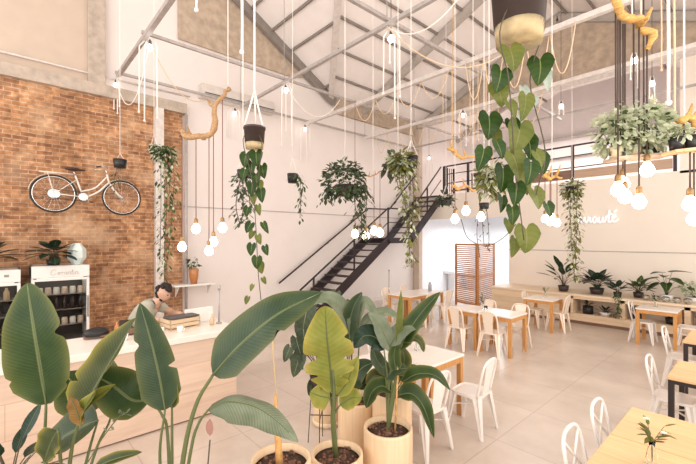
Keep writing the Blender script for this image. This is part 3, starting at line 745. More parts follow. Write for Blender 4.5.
# ------------------------------------------------------------------ HANGING PLANTS
def big_philo(t, base, r, h):
    d = 1.75; st = MB(); org = Vector((0,0,h*.9))
    # vines leave over the rim and fall past the pot
    spine = [Vector((0,0,h*.9)), rel(base, 500, 30, d-.12), rel(base, 508, 75, d-.1), rel(base, 512, 120, d-.05), rel(base, 515, 170, d), rel(base, 524, 240, d)]
    spine2 = [Vector((0,0,h*.9)), rel(base, 545, 20, d), rel(base, 530, 80, d+.05), rel(base, 545, 150, d+.05), rel(base, 536, 195, d)]
    spine3 = [Vector((0,0,h*.9)), rel(base, 497, 40, d), rel(base, 492, 90, d+.05), rel(base, 488, 150, d+.05)]
    for s_ in (spine, spine2): st.tube(crom(s_, 24), .003, 6)
    st.build('stem', STALKD, t)
    L1 = [(510, 46, 26, 1.0, .15), (540, 56, 30, .85, -.1), (501, 68, 26, .95, -.25), (489, 113, 27, .95, -.05), (520, 120, 38, .75, -.25), (511, 118, 22, .7, .2),
          (484, 146, 26, .7, -.3), (503, 165, 28, .8, -.1), (512, 150, 30, .8, .25), (528, 135, 25, .7, .1), (538, 152, 24, .85, .2), (516, 182, 24, .8, -.1),
          (534, 188, 22, .95, .25), (547, 202, 16, .9, .2), (502, 195, 18, .7, -.1), (512, 205, 20, .75, 0), (509, 100, 20, .7, .35), (531, 160, 26, .75, -.2),
          (497, 140, 20, .8, .3)]
    for i, (x, y, l, wr, m) in enumerate(L1):
        mb = MB(); heart_at(mb, base, x, y, l, d+rnd.uniform(-.08, .1), wr*1.15, m); mb.build('leaf', L_HEART if i % 4 else L_HEARTY, t)
    L2 = [(526, 226, 27, .95, -.05), (515, 236, 22, .6, -.2), (497, 82, 26, .8, .2), (526, 92, 30, .6, -.2), (536, 150, 18, .8, .4), (493, 128, 22, .6, .4), (521, 172, 24, .7, .3), (508, 218, 16, .7, .1)]
    for i, (x, y, l, wr, m) in enumerate(L2):
        mb = MB(); heart_at(mb, base, x, y, l, d+rnd.uniform(-.05, .12), wr*1.15, m); mb.build('leaf', L_HEARTY, t)
    for x, y, l, wr, m in ((532, 94, 34, .5, -.6), (523, 84, 28, .45, .1), (543, 66, 26, .6, .2)):
        mb = MB(); heart_at(mb, base, x, y, l, d+.1, wr, m); mb.build('leaf', L_SILVER, t)
hanging_plant('largest dark hanging pot with clear base and big heart leaves at top centre right', 519, 44, 1.75, .125, .29, big_philo, clear=True, ropes=3, handle=.3)

def philo2(t, base, r, h):
    d = 3.5; st = MB(); mb = MB(); m2 = MB()
    sp = [Vector((0,0,h*.9)), rel(base, 243, 140, d-.1), rel(base, 252, 180, d-.12), rel(base, 256, 230, d), rel(base, 258, 270, d), rel(base, 261, 300, d)]
    st.tube(crom(sp, 20), .004, 5); st.tube(crom([sp[0], rel(base, 262, 146, d-.1), rel(base, 254, 200, d)], 10), .004, 5)
    for x, y, l, wr, m in ((246, 152, 16, .9, -.1), (256, 150, 17, 1, .1), (252, 160, 18, .9, 0), (262, 164, 15, .9, .2), (245, 168, 14, .8, -.2), (256, 172, 16, .8, .1),
                           (252, 182, 15, .8, 0), (261, 188, 15, .8, .1), (251, 222, 12, 1.0, -.5), (263, 221, 14, .6, .5), (252, 243, 13, .9, -.1), (265, 245, 11, .9, .3), (257, 256, 13, 1.0, 0), (248, 206, 11, .9, -.2)):
        heart_at(mb, base, x, y, l, d+rnd.uniform(-.06, .06), wr, m, rows=5, cols=2)
    for x, y, l, wr, m in ((254, 193, 13, .8, 0), (258, 204, 12, .7, .2), (258, 234, 11, .8, .3), (253, 230, 10, .8, -.4), (260, 262, 12, .9, .2), (263, 277, 8, .8, .5), (253, 284, 8, .8, -.4), (248, 296, 9, .8, -.3), (259, 180, 13, .8, .2)):
        heart_at(m2, base, x, y, l, d+rnd.uniform(-.06, .06), wr, m, rows=5, cols=2)
    st.build('stem', STALKD, t); mb.build('foliage', L_HEART, t); m2.build('young_foliage', L_HEARTY, t)
hanging_plant('black hanging pot with a clear base and heart leaf vine, left of the stairs', 254.5, 149, 3.5, .098, .2, philo2, clear=True, rr=.008, handle=.34)

def smallleaf(pxs, d, n, size, spread, mat, mat2=None, shape='oval', stem=True, bushat=None):
    def f(t, base, r, h):
        st = MB(); mb = MB(); m2 = MB()
        for pts in pxs:
            pp = [Vector((0,0,h*.9))]+[rel(base, x, y, d+(q[0] if q else 0)) for x, y, *q in pts]
            vine(mb, pp, n, size, spread, shape, stem=st)
            if mat2: vine(m2, pp, int(n*.6), size, spread*1.1, shape)
        if bushat:
            x, y, rx, rz_, nb, ns = bushat; c = rel(base, x, y, d)
            bush(mb, c, (rx*d/CF*.8, rx*d/CF*.8, rz_*d/CF), nb, ns, 'oval')
            if mat2: bush(m2, c, (rx*d/CF*.85, rx*d/CF*.85, rz_*d/CF), int(nb*.6), ns, 'oval')
        st.build('stem', STALKD, t); mb.build('foliage', mat, t)
        if mat2: m2.build('young_foliage', mat2, t)
    return f
hanging_plant('small hanging pot with fine grey green leaves tucked beside the heart leaf vine', 243, 178, 3.8, .06, .08,
    smallleaf([[(240, 180), (236, 205), (240, 225)], [(246, 182), (250, 205), (246, 220)], [(243, 185), (243, 210), (241, 224)]], 3.8, 26, .055, .06, L_SAGE, None, bushat=(243, 183, 12, 14, 90, .055)), ropes=3, ytop=60, handle=.12)
hanging_plant('square black hanging pot with long ivy falling down the steel column', 154, 154, 6.6, .085, .13,
    smallleaf([[(163, 150), (167, 190), (165, 240), (164, 290)], [(168, 148), (174, 175), (171, 225), (166, 270)], [(160, 152), (161, 200), (160, 262)], [(164, 150), (169, 170), (170, 210)]], 6.6, 60, .085, .11, L_MID, L_PALE, bushat=(164, 152, 13, 9, 90, .09)), ropes=2, ytop=100)
hanging_plant('small black hanging pot with short ivy before the bicycle handlebar', 120, 168, 6.3, .105, .14,
    smallleaf([[(116, 172), (114, 182), (115, 192)], [(118, 172), (119, 188)]], 6.3, 8, .055, .05, L_MID), ropes=2, ytop=86, handle=.1)
hanging_plant('small black hanging pot with one short trailing vine midway on the left wall', 292.5, 183, 7.0, .10, .17,
    smallleaf([[(299, 176), (301, 195), (300, 218)], [(298, 175), (303, 188), (298, 208)]], 7.0, 22, .09, .07, L_MID, L_SAGE), ropes=2, ytop=129, handle=.3)
hanging_plant('wide hanging bush of small grey green leaves in front of the stairs', 345, 196, 5.6, .15, .16,
    smallleaf([[(358, 190), (361, 210), (362, 236)], [(352, 188), (357, 215), (366, 230)], [(330, 188), (325, 200)], [(362, 185), (367, 205)]], 5.6, 40, .085, .12, L_SAGE, L_MID, bushat=(344, 180, 25, 20, 420, .09)), ropes=3, ytop=131, potm=DARKPOT)
hanging_plant('hanging dark pot with pale green vines in front of the stair landing', 411, 168, 5.2, .10, .16,
    smallleaf([[(404, 168), (405, 200), (408, 230), (411, 245)], [(412, 172), (414, 205), (412, 232)], [(400, 172), (401, 190), (408, 215)], [(409, 240), (412, 262)]], 5.2, 42, .075, .10, L_YELLOWISH, L_PALE, bushat=(402, 162, 13, 11, 200, .10)), ropes=3, ytop=90)
base = P(398, 163, 5.3)
hanging_plant('hanging clump of broad blue green leaves left of the landing pot', 398, 172, 5.4, .06, .08,
    smallleaf([[(394, 172), (398, 185)], [(390, 165), (389, 175)]], 5.4, 10, .11, .08, L_SAGE, None, 'heart', bushat=(397, 162, 12, 9, 90, .13)), ropes=3, ytop=90, handle=.14)
hanging_plant('tiny dark hanging pot with sparse thread vines over the bright doorway', 484, 209, 5.6, .075, .09,
    smallleaf([[(479, 212), (477, 235), (480, 258)], [(487, 212), (489, 240), (487, 250)], [(482, 214), (484, 245)]], 5.6, 10, .05, .05, L_SAGE), ropes=3, ytop=130, potm=BLACKPOT, handle=.2)
hanging_plant('hanging dark pot with long narrow curtain of small leaves on the sign wall', 572, 194, 8.2, .13, .16,
    smallleaf([[(568, 196), (571, 225), (573, 260), (575, 280)], [(577, 196), (575, 235), (576, 268)], [(571, 196), (570, 230), (573, 256)], [(574, 197), (577, 220), (576, 250)]], 8.2, 60, .095, .12, L_YELLOWISH, L_PALE, bushat=(573, 188, 12, 8, 110, .11)), ropes=3, ytop=60)
hanging_plant('yellow green leafy plant hanging behind the big philodendron at left', 489, 186, 5.0, .07, .09,
    smallleaf([[(486, 180), (484, 195)], [(494, 180), (497, 200)]], 5.0, 22, .10, .1, L_YELLOWISH, L_PALE, 'heart', bushat=(490, 175, 14, 14, 110, .12)), ropes=3, ytop=60)
hanging_plant('small dark pot with a dark rosette near the stair top, left of the wide opening', 446, 205, 8.5, .14, .15,
    smallleaf([[(440, 203), (438, 206)], [(452, 203), (453, 208)]], 8.5, 8, .10, .08, L_SAGE, None, bushat=(446, 199, 8, 5, 70, .13)), ropes=3, ytop=122, handle=.3)

# hanging board with pale plants
d = 2.7
b0 = P(610, 160, d); b1 = P(668, 155, d)
t = thing('hanging_shelf', 'wooden board hung on dark cables at the upper right', 'shelf', tuple((b0+b1)/2))
mid = (b0+b1)/2
MB().beam(b0-mid, b1-mid, .16, .022).build('board', wood('shelf_wood', (.62, .46, .34), (.48, .33, .23), 'X'), t, .004)
for px in (616, 620.5, 634, 644):
    MB().tube([P(px, 157, d)-mid, P(px-.5, -14, d)-mid], .006, 6).build('cable', DARKCORD, t)
def pale_plant(label, px, py, d, nb, rx, rz_, potm, r=.04, h=.07, size=.055):
    base = P(px, py, d); t = thing('potted_plant', label, 'plant', tuple(base), 0, 'plants on the hanging boards')
    pot_mb(r*.8, r, h).build('pot', potm, t); soil_mb(r*.85, h*.85).build('soil', SOIL, t)
    mb = MB(); m2 = MB(); c = Vector((0,0,h+rz_*.6)); st = MB()
    bush(mb, c, (rx, rx*.7, rz_), nb, size, 'oval', asp=.6); bush(m2, c, (rx, rx*.7, rz_), nb//3, size, 'oval', asp=.6)
    for k in range(7):
        a = k; st.tube([(0,0,h*.8), c+Vector((math.cos(a)*rx*.6, math.sin(a)*rx*.4, rnd.uniform(-.3,.6)*rz_))], .002, 4)
    st.build('stem', STALK, t); mb.build('foliage', L_PALE, t); m2.build('darker_foliage', L_MID, t)
ztop = .012
for px, lab, nb, rx, rz_ in ((615, 'pale green small leaved plant on the left end of the hanging board', 300, .15, .17), (634, 'tall pale green plant in the middle of the hanging board', 380, .17, .21), (653, 'pale green plant on the right end of the hanging board', 300, .14, .17)):
    p = b0.lerp(b1, (px-610)/58); pale_plant(lab, 0, 0, 1, nb, rx, rz_, WHITEPOT) if False else None
    q = p+Vector((0,0,.013))
    t = thing('potted_plant', lab, 'plant', tuple(q), 0, 'plants on the hanging boards')
    pot_mb(.035, .043, .07).build('pot', POTRIM if px != 653 else BLACKPOT, t); soil_mb(.037, .058).build('soil', SOIL, t)
    mb = MB(); m2 = MB(); st = MB(); c = Vector((0,0,.07+rz_*.65))
    bush(mb, c, (rx, rx*.8, rz_), nb, .055, 'oval', asp=.6); bush(m2, c, (rx*.8, rx*.7, rz_*.8), nb//9, .055, 'oval', asp=.6)
    for k in range(8): st.tube([(0,0,.055), c+Vector((math.cos(k)*rx*.6, math.sin(k)*rx*.5, rnd.uniform(-.3,.7)*rz_))], .002, 4)
    st.build('stem', STALK, t); mb.build('foliage', L_PALE, t); m2.build('darker_foliage', L_MID, t)
d = 2.5; b0 = P(668, 153, d); b1 = P(704, 149, d); mid = (b0+b1)/2
t = thing('hanging_shelf', 'short wooden board with pots at the far right edge, below the driftwood stick', 'shelf', tuple(mid))
MB().beam(b0-mid, b1-mid, .12, .02).build('board', TABLEW, t, .004)
MB().tube([P(684, 150, d)-mid, P(684, 122, d)-mid], .005, 6).build('cable', DARKCORD, t)
MB().tube([P(700, 149, d)-mid, P(700, 122, d)-mid], .005, 6).build('cable', DARKCORD, t)
for px, lab in ((676, 'small leafy plant in a black pot on the short right board, left one'), (690, 'small leafy plant in a black pot on the short right board, right one')):
    q = b0.lerp(b1, (px-668)/36)+Vector((0,0,.012)); t = thing('potted_plant', lab, 'plant', tuple(q), 0, 'plants on the hanging boards')
    pot_mb(.034, .042, .085).build('pot', BLACKPOT, t); soil_mb(.036, .07).build('soil', SOIL, t)
    mb = MB(); bush(mb, (0,0,.12), (.07, .06, .06), 60, .05, 'oval', asp=.6); mb.build('foliage', L_PALE, t)
    st = MB(); [st.tube([(0,0,.07), (rnd.uniform(-.04,.04), rnd.uniform(-.04,.04), .13)], .002, 4) for _ in range(5)]; st.build('stem', STALK, t)

# ------------------------------------------------------------------ BICYCLE on the brick wall
BX = LX+.30
t = thing('bicycle', 'cream step-through bicycle hung high on the brick wall', 'bicycle', (BX, .69, 3.06))
R = .345
def V(y, z, x=0): return Vector((x, y, z))
HR = V(0, 0); HF = V(1.13, .0)
for c in (HR, HF):
    wl = MB().tube([c+V(math.cos(a)*R, math.sin(a)*R) for a in [2*PI*k/40 for k in range(40)]], .017, 8, closed=True)
    wo = wl.build('wheel', RUBBER, t)
    MB().tube([c+V(math.cos(a)*(R-.022), math.sin(a)*(R-.022)) for a in [2*PI*k/40 for k in range(40)]], .010, 6, closed=True).build('rim', CHROME, wo)
    sp = MB()
    for k in range(20):
        a = 2*PI*k/20; sp.tube([c+V(math.cos(a+.4)*.02, math.sin(a+.4)*.02, .02*(-1)**k), c+V(math.cos(a)*(R-.02), math.sin(a)*(R-.02))], .0022, 4, cap=False)
    sp.tube([c+V(0,0,-.05), c+V(0,0,.05)], .018, 8); sp.build('spokes', CHROME, wo)
MB().lathe([(.09, -.004), (.10, 0), (.09, .004)], HR+V(0, 0, .035), 20, axis=(1,0,0), capt=True).build('cog', CHROME, t)
BB = V(.46, -.03); ST = V(.33, .38); HT = V(.86, .46); HB = V(.90, .30)
fr = MB()
fr.tube([BB, ST], .016, 8); fr.tube(crom([HB, V(.72, .10), V(.56, .0), BB], 10), .018, 8); fr.tube(crom([HT+V(.0,-.05), V(.66, .17), V(.44, .08)], 8), .014, 8)
fr.tube([HB+V(-.005,.0), HT], .018, 8)
for s in (-.04, .04): fr.tube([BB+V(0,0,s*.6), HR+V(0,0,s*1.2)], .009, 6); fr.tube([V(.355,.30,s*.4), HR+V(0,0,s*1.2)], .008, 6)
fr.build('frame', BIKEW, t)
fk = MB()
for s in (-.045, .045): fk.tube(crom([HB, V(.95, .2, s), V(1.07, .05, s), HF+V(0,0,s)], 8), .010, 6)
fk.build('fork', BIKEW, t)
for c, a0, a1 in ((HR, .35, 3.0), (HF, .9, 2.5)):
    n = 14; mb = MB(); vs = []
    for i in range(n+1):
        a = a0+(a1-a0)*i/n
        for s in (-.028, 0, .028): vs.append(c+V(math.cos(a)*(R+.04-abs(s)*.35), math.sin(a)*(R+.04-abs(s)*.35), s))
    mb.add(vs, [(i*3+j, i*3+j+1, i*3+j+4, i*3+j+3) for i in range(n) for j in range(2)], True); mb.build('mudguard', BIKEW, t)
rk = MB()
for s in (-.05, .05): rk.tube([V(-.22, .40, s), V(.30, .40, s)], .006, 6); rk.tube([V(-.1, .40, s), HR+V(0,0,s)], .005, 6)
for y in (-.22, -.1, .05, .2): rk.tube([V(y,.40,-.05), V(y,.40,.05)], .005, 6)
rk.build('luggage_rack', BIKEW, t)
sd = MB(); sd.tube([ST, ST+V(-.03,.1)], .012, 8); sd.build('seat_post', CHROME, t)
MB().ball(V(.29, .50), 1, 14, 8, (.075, .13, .035)).ball(V(.40,.495), 1, 10, 6, (.025, .10, .022)).build('saddle', LEATHER, t)
hb = MB(); hb.tube([HT, HT+V(-.02,.10)], .012, 8)
hb.tube(crom([V(.68,.56,.24), V(.78,.585,.26), V(.85,.57,.12), V(.84,.56,0), V(.85,.57,-.12), V(.78,.585,-.22), V(.68,.56,-.22)], 20), .010, 8); hb.build('handlebar', CHROME, t)
MB().tube([V(.64,.555,.24), V(.74,.575,.25)], .017, 8).build('grip', LEATHER, t)
cr = MB(); cr.lathe([(.075, -.003), (.085, 0), (.075, .003)], BB+V(0,0,.045), 20, axis=(1,0,0), capt=True)
cr.build('chainring', CHROME, t); co = MB().tube([BB+V(.12,-.10,.075), BB+V(0,0,.065), BB+V(0,0,-.065), BB+V(-.12,.10,-.075)], .009, 6).build('crank', CHROME, t)
for s, q in ((1, V(.12,-.10,.11)), (-1, V(-.12,.10,-.11))):
    p = BB+q; MB().box(p.x-.035, p.x+.035, p.y-.03, p.y+.03, p.z-.01, p.z+.01).build('pedal', RUBBER, co)
MB().tube([V(.0,.09,.045), BB+V(0,.083,.045), ], .005, 5).tube([V(.0,-.09,.045), BB+V(0,-.083,.045)], .005, 5).build('chain', LEATHER, t)
ho = MB()
for y in (.2, .95): ho.tube([V(y, .16 if y < .5 else .30, -.23), V(y, .16 if y < .5 else .30, .0)], .012, 6)
ho.build('wall_hook', BLACKMETAL, t)

# ------------------------------------------------------------------ FRIDGES
def script(mb, word_pts, r, org, ux, uz, s):
    for st in word_pts:
        pts = [Vector(org)+Vector(ux)*x*s+Vector(uz)*z*s for x, z in st]
        mb.tube(crom(pts, max(6, len(pts)*5)), r, 5)
FX = -8.55
def fridge(label, y0, y1, top, sign):
    t = thing('display_fridge', label, 'fridge', (FX-.35, (y0+y1)/2, 0)); D = .35; H = (y1-y0)/2; W = .03
    b = MB(); b.box(-D, D-.06, -H, -H+W, .08, top).box(-D, D-.06, H-W, H, .08, top).box(-D, -D+.03, -H, H, .08, top).box(-D, D-.06, -H, H, .08, .2).box(-D, D, -H, H, top-.02, top)
    b.box(-D, D-.06, -H, H, top-.22, top-.02); b.build('body', WHITEPOT, t, .004)
    MB().box(D-.06, D, -H, H, top-.21, top-.02).build('sign_panel', WHITEPOT, t, .006)
    for s in (-1, 1):
        for e in (-1, 1): MB().lathe([(.02, 0), (.02, .08)], (s*(D-.1), e*(H-.08), 0), 10, capt=True).build('foot', BLACKMETAL, t)
    dr = MB(); dr.box(D-.055, D-.01, -H, -H+.045, .1, top-.23).box(D-.055, D-.01, H-.045, H, .1, top-.23).box(D-.055, D-.01, -H+.045, H-.045, top-.27, top-.23).box(D-.055, D-.01, -H+.045, H-.045, .1, .15)
    do = dr.build('door', WHITEPOT, t, .004); MB().box(D-.035, D-.03, -H+.045, H-.045, .15, top-.27).build('pane', PANEG, do)
    MB().box(D-.01, D+.02, H-.04, H-.015, .75, 1.15).build('handle', CHROME, do)
    MB().box(-D+.03, -D+.035, -H+W, H-W, .2, top-.23).build('back_panel', DARKGREY, t)
    zs = [top-.52, top-.80, top-1.08, top-1.36] if top > 1.5 else []
    for z in zs: MB().box(-D+.035, D-.08, -H+W, H-W, z-.012, z).build('shelf', CHROME, t)
    MB().box(-D+.1, D-.12, -H+.08, H-.08, top-.235, top-.225).build('lamp', BULBW if False else plain('fridge_lamp', (1,1,1), .5, noise_amt=0, emit=(1,.95,.85), es=1.2), t)
    if sign:
        # cursive lettering on the head panel
        W_ = [[(.9,.8),(.6,1.05),(.15,.7),(.1,.2),(.45,0),(.9,.25)], [(1.15,.3),(1.3,.55),(1.5,.3),(1.35,.02),(1.15,.25),(1.5,.4),(1.7,.45)], [(1.75,.0),(1.85,.5),(2.0,.45),(2.1,.5)],
              [(2.55,.5),(2.25,.45),(2.2,.1),(2.5,.1),(2.6,.5),(2.6,.05),(2.75,.1)], [(2.8,0),(2.9,.5),(3.1,.5),(3.15,.05),(3.3,.1)], [(3.5,1.0),(3.4,.1),(3.6,.05)], [(3.25,.62),(3.7,.65)], [(3.75,.5),(3.72,.05),(3.9,.1)], [(3.95,0),(4.05,.5),(4.3,.5),(4.35,.05),(4.6,.2)]]
        mb = MB(); script(mb, W_, .0028, (D+.002, -.16, top-.165), (0,1,0), (0,0,1), .092); mb.build('lettering', PRINT, t)
    return t, zs
f1, zs1 = fridge('white glass door fridge with cursive lettering against the brick wall', .34, 1.18, 1.72, True)
f2, zs2 = fridge('white glass door fridge at the left edge, partly outside the frame', -.62, .2, 1.68, False)
MB().box(.352, .358, .2, .26, 1.56, 1.60).build('badge', PRINT, f2)
k = 0
names = ['left end', 'left', 'centre left', 'centre', 'centre right', 'right', 'right end']
for z, nm, row in ((zs1[0], 'jar', 'upper shelf'), (zs1[1], 'bottle', 'second shelf'), (zs1[2], 'jar', 'third shelf')):
    for i in range(6):
        y = .34+.12+i*.12
        if nm == 'bottle': mb = MB().lathe([(.033, 0), (.033, .15), (.013, .19), (.013, .235)], seg=12, capt=True)
        else: mb = MB().lathe([(.045, 0), (.048, .08), (.042, .10), (.042, .12)], seg=12, capt=True)
        o = mb.build(nm, BOTTLE if nm == 'bottle' else (JARC if i % 2 else WHITEPOT), loc=(0,0,0)); o.location = (FX-.35+.18, y, z+.001)
        tag(o, '%s %s in the lettered fridge on its %s, number %s from the left' % ('dark' if nm == 'bottle' else ('mottled' if i % 2 else 'white'), nm, row, ['one','two','three','four','five','six'][i]), nm, 'jars and bottles in the fridge')
for i in range(5):
    o = MB().lathe([(.04, 0), (.04, .13), (.02, .17), (.02, .2)], seg=12, capt=True).build('bottle', BOTTLE if i % 2 else CARD, loc=(0,0,0)); o.location = (FX-.35+.18, -.5+.13*i, zs2[0]+.001)
    tag(o, 'bottle standing in the fridge at the left edge of the picture', 'bottle', 'bottles in the left edge fridge')
# dark leaved plants and mint faceted vase on the fridges
def big_leaf_plant(label, loc, n, H, R, L, W, mat, potm, pr=.09, ph=.13, shape='lance', droop=.35, tilt=(.2,1.0), stemm=None, stemr=.006, rows=6, mat2=None, name='potted_plant', group=None, pot0=.8, stems=True, sides=24):
    t = thing(name, label, 'plant', tuple(loc), 0, group)
    pot_mb(pr*pot0, pr, ph, seg=sides).build('pot', potm, t); soil_mb(pr*.9, ph*.85).build('soil', SOIL, t)
    mb = MB(); st = MB(); rosette(mb, st, (0,0,ph*.85), n, H, R, L, W, shape, droop, rows, 2, tilt, stemr)
    st.build('stem', stemm or STALKD, t); mb.build('foliage', mat, t)
    return t
big_leaf_plant('very dark broad leaved plant spreading on top of the lettered fridge', (FX-.22, .66, 1.721), 22, .24, .16, .36, .18, L_DARK, BLACKPOT, .11, .10, tilt=(-.3, .7), droop=.5)
big_leaf_plant('dark leaved plant on top of the fridge at the left edge', (FX-.24, -.2, 1.681), 17, .26, .18, .34, .15, L_DARK, BLACKPOT, .1, .1, tilt=(-.1, .6), droop=.4)
vz = MB().lathe([(.07, 0), (.15, .12), (.15, .28), (.06, .40)], seg=6, capt=True); vz.sm = [False]*len(vz.sm)
o = vz.build('faceted_vase', TEAL, loc=(0,0,0)); o.location = (FX-.30, 1.02, 1.721); o.rotation_euler = (0,0,.5); tag(o, 'pale mint faceted vase on the lettered fridge beside the dark plant', 'vase')

# ------------------------------------------------------------------ COUNTER
CX0, CX1 = -5.45, -4.66
t = thing('counter', 'long pale wood counter with a white top along the left side', 'counter', (CX1, 0, 0))
MB().box(CX0-CX1+.03, -.03, -3, 2.26, .02, .96).build('front_panel', COUNTERW, t)
MB().box(CX0-CX1, .0, -3, 2.30, .96, 1.035).build('countertop', TABLEWHITE, t, .008)
MB().box(CX0-CX1+.06, -.05, -3, 2.24, 0, .02).build('plinth', BROWNW, t)
# low return of the counter with a white upstand
t = thing('side_counter', 'low white work counter behind the long counter end', 'counter', (-5.9, 2.05, 0))
MB().box(-.42, .42, -.3, .3, 0, .90).build('body', WHITEPOT, t, .005); MB().box(-.45, .44, -.33, .33, .90, .94).build('countertop', TABLEWHITE, t, .005)
ct = 1.036
def put(name, label, cat, mb, mat, loc, rz=0, group=None, bevel=0):
    o = mb.build(name, mat, bevel=bevel); o.location = loc; o.rotation_euler = (0,0,rz); return tag(o, label, cat, group)
put('white_box', 'white upstand box on the far end of the counter', 'box', MB().box(-.02, .02, -.2, .2, 0, .2), WHITEPOT, (-5.35, 2.02, ct), .1, bevel=.004)
q = PZ(200, 318, ct+.1)
t = thing('wooden_crate', 'small wooden crate holding bottles on the counter', 'crate', (-5.22, 1.72, ct), .15)
cm = MB(); cm.box(-.15, .15, -.2, .2, 0, .015)
for z in (.03, .085): cm.box(-.15, -.135, -.2, .2, z, z+.045).box(.135, .15, -.2, .2, z, z+.045).box(-.15, .15, -.2, -.185, z, z+.045).box(-.15, .15, .185, .2, z, z+.045)
for sx in (-1, 1):
    for sy in (-1, 1): cm.box(sx*.115, sx*.135, sy*.165, sy*.185, 0, .13)
cm.build('slats', CARD, t)
put('dark_tray', 'dark tray lying across the crate on the counter', 'tray', MB().box(-.12, .12, -.19, .19, 0, .02), DARKGREY, (-5.22, 1.74, ct+.133), .15, bevel=.006)
put('wooden_board', 'dark long board leaning beside the person on the counter', 'board', MB().beam((0, -.42, .0), (0, .34, .02), .2, .022), BROWNW, (-5.27, 1.10, ct+.02), -.25)
for i, (x, y, m, s) in enumerate(((-5.0, 1.42, PAPER, 1), (-4.92, 1.62, PAPER, 1), (-5.02, 1.18, CHROME, 1.2), (-4.95, 1.02, PAPER, 1), (-5.05, 1.32, TEAL, 1))):
    t = thing('cup', ['white cup before the crate on the counter', 'white cup nearest the far counter end', 'steel jug beside the long dark board', 'white cup nearest the person', 'mint cup between the steel jug and white cups'][i], 'cup', (x, y, ct), i, 'cups on the counter')
    MB().lathe([(.028*s, 0), (.038*s, .075*s), (.034*s, .075*s), (.025*s, .008)], seg=16).build('body', m, t)
    MB().tube([(.036*s*math.cos(a)*.0+.036*s+.018*s*math.sin(a), 0, .04*s+.022*s*math.cos(a)) for a in [PI*k/8 for k in range(9)]], .004, 6).build('handle', m, t)
put('card_holder', 'small orange brown card box on the counter beside the cups', 'box', MB().box(-.05, .05, -.04, .04, 0, .07), CARD, (-4.86, 1.28, ct), .4, bevel=.003)
for i_, (x_, y_, m_, h_, lb_) in enumerate(((-5.33, 1.38, BOTTLE, 1, 'dark bottle on the counter directly behind the white cups'), (-5.05, 2.08, CARD, .8, 'tan bottle at the far counter end before the upstand box'), (-5.36, 1.02, AMBER, .8, 'amber bottle on the counter before the person'))):
    put('bottle', lb_, 'bottle', MB().lathe([(.03, 0), (.032, .10*h_), (.012, .15*h_), (.012, .19*h_)], seg=14, capt=True), m_, (x_, y_, ct), 0, 'bottles on the counter')
put('dark_bag', 'soft black bag lying on the counter back edge left of the person', 'bag', MB().ball((0,0,.075), .075, 16, 10, (1.1, 1.7, .8), nz=.25), BLACKPOT, (-5.3, .80, ct-.012))
put('grey_cloth', 'folded grey cloth on the counter edge left of the crate', 'cloth', MB().box(-.08, .08, -.1, .1, 0, .02), DARKGREY, (-4.83, .86, ct), .2, bevel=.008)
t = thing('counter_pole', 'thin grey upright pole at the far end of the counter', 'pole', (-5.1, 2.2, ct))  # plain grey post, carries no bulb
MB().lathe([(.04, 0), (.04, .012), (.012, .02)], seg=14).build('base', GALV, t); MB().tube([(0,0,.01), (0,0,.47)], .013, 8).build('pole', GALV, t); MB().lathe([(.02, .46), (.02, .52)], seg=10, capt=True).build('head', GALV, t)
t = thing('wall_shelf', 'white shelf on the brick wall behind the person', 'shelf', (LX+.08, 3.3, 0))
MB().box(.0, .32, -.45, .5, 1.1, 1.14).build('board', WHITEPOT, t, .004)
for y in (-.35, .4): MB().slab([(0, y, 1.1), (.26, y, 1.1), (0, y, .85)], (0, .02, 0)).build('bracket', WHITEPOT, t)
t = thing('vase', 'tall amber vase with a green sprig near the steel column', 'vase', (LX+.26, 3.32, 1.141))
MB().lathe([(.07, 0), (.10, .18), (.11, .34), (.09, .36)], seg=18).build('body', AMBER, t)
mb = MB(); bush(mb, (0,0,.5), (.14, .14, .14), 40, .10); mb.build('foliage', L_MID, t)
st = MB(); [st.tube([(0,0,.05), (rnd.uniform(-.1,.1), rnd.uniform(-.1,.1), .5)], .004, 4) for _ in range(6)]; st.build('stem', STALK, t)

# ------------------------------------------------------------------ PERSON leaning over the counter
def skin_body(name, verts, edges, radii, mat, parent, root=0, levels=2):
    me = bpy.data.meshes.new(name); me.from_pydata([tuple(v) for v in verts], edges, []); me.update()
    o = bpy.data.objects.new(name, me); COL.objects.link(o); me.materials.append(mat)
    m = o.modifiers.new('skin', 'SKIN'); m.use_smooth_shade = True
    for i, r in enumerate(radii):
        s = me.skin_vertices[0].data[i]; s.radius = (r, r) if not isinstance(r, tuple) else r; s.use_root = (i == root)
    m2 = o.modifiers.new('sub', 'SUBSURF'); m2.levels = levels; m2.render_levels = levels
    if parent is not None: o.parent = parent
    return o
hd = PX(164, 293, -6.05)
bx, by = -6.20, 1.55
person = thing('person', 'person with dark curly hair in a sage shirt leaning over the counter', 'person', (bx, by, 0))
Hh = Vector((hd.x-bx, hd.y-by, hd.z))
pel = Vector((-.14, -.10, .90)); ch = Vector((-.04, .03, 1.13)); nk = Vector((Hh.x-.04, Hh.y-.08, 1.27))
sl = Vector((-.17, .16, 1.20)); sr = Vector((.12, -.02, 1.20))
vs = [pel, pel.lerp(ch, .5)+Vector((0,0,.03)), ch, nk, Hh+Vector((-.01,-.03,-.03)),
      sl, Vector((.02, .38, 1.06)), Vector((.34, .40, 1.09)),
      sr, Vector((.38, -.10, 1.04)), Vector((.62, .06, 1.10)),
      Vector((-.20, .08, .86)), Vector((-.16, .12, .48)), Vector((-.2, .12, .08)), Vector((-.06, .14, .04)),
      Vector((-.10, -.12, .86)), Vector((-.02, -.12, .48)), Vector((-.06, -.14, .08)), Vector((.08, -.12, .04))]
ed = [(0,1),(1,2),(2,3),(3,4),(2,5),(5,6),(6,7),(2,8),(8,9),(9,10),(0,11),(11,12),(12,13),(13,14),(0,15),(15,16),(16,17),(17,18)]
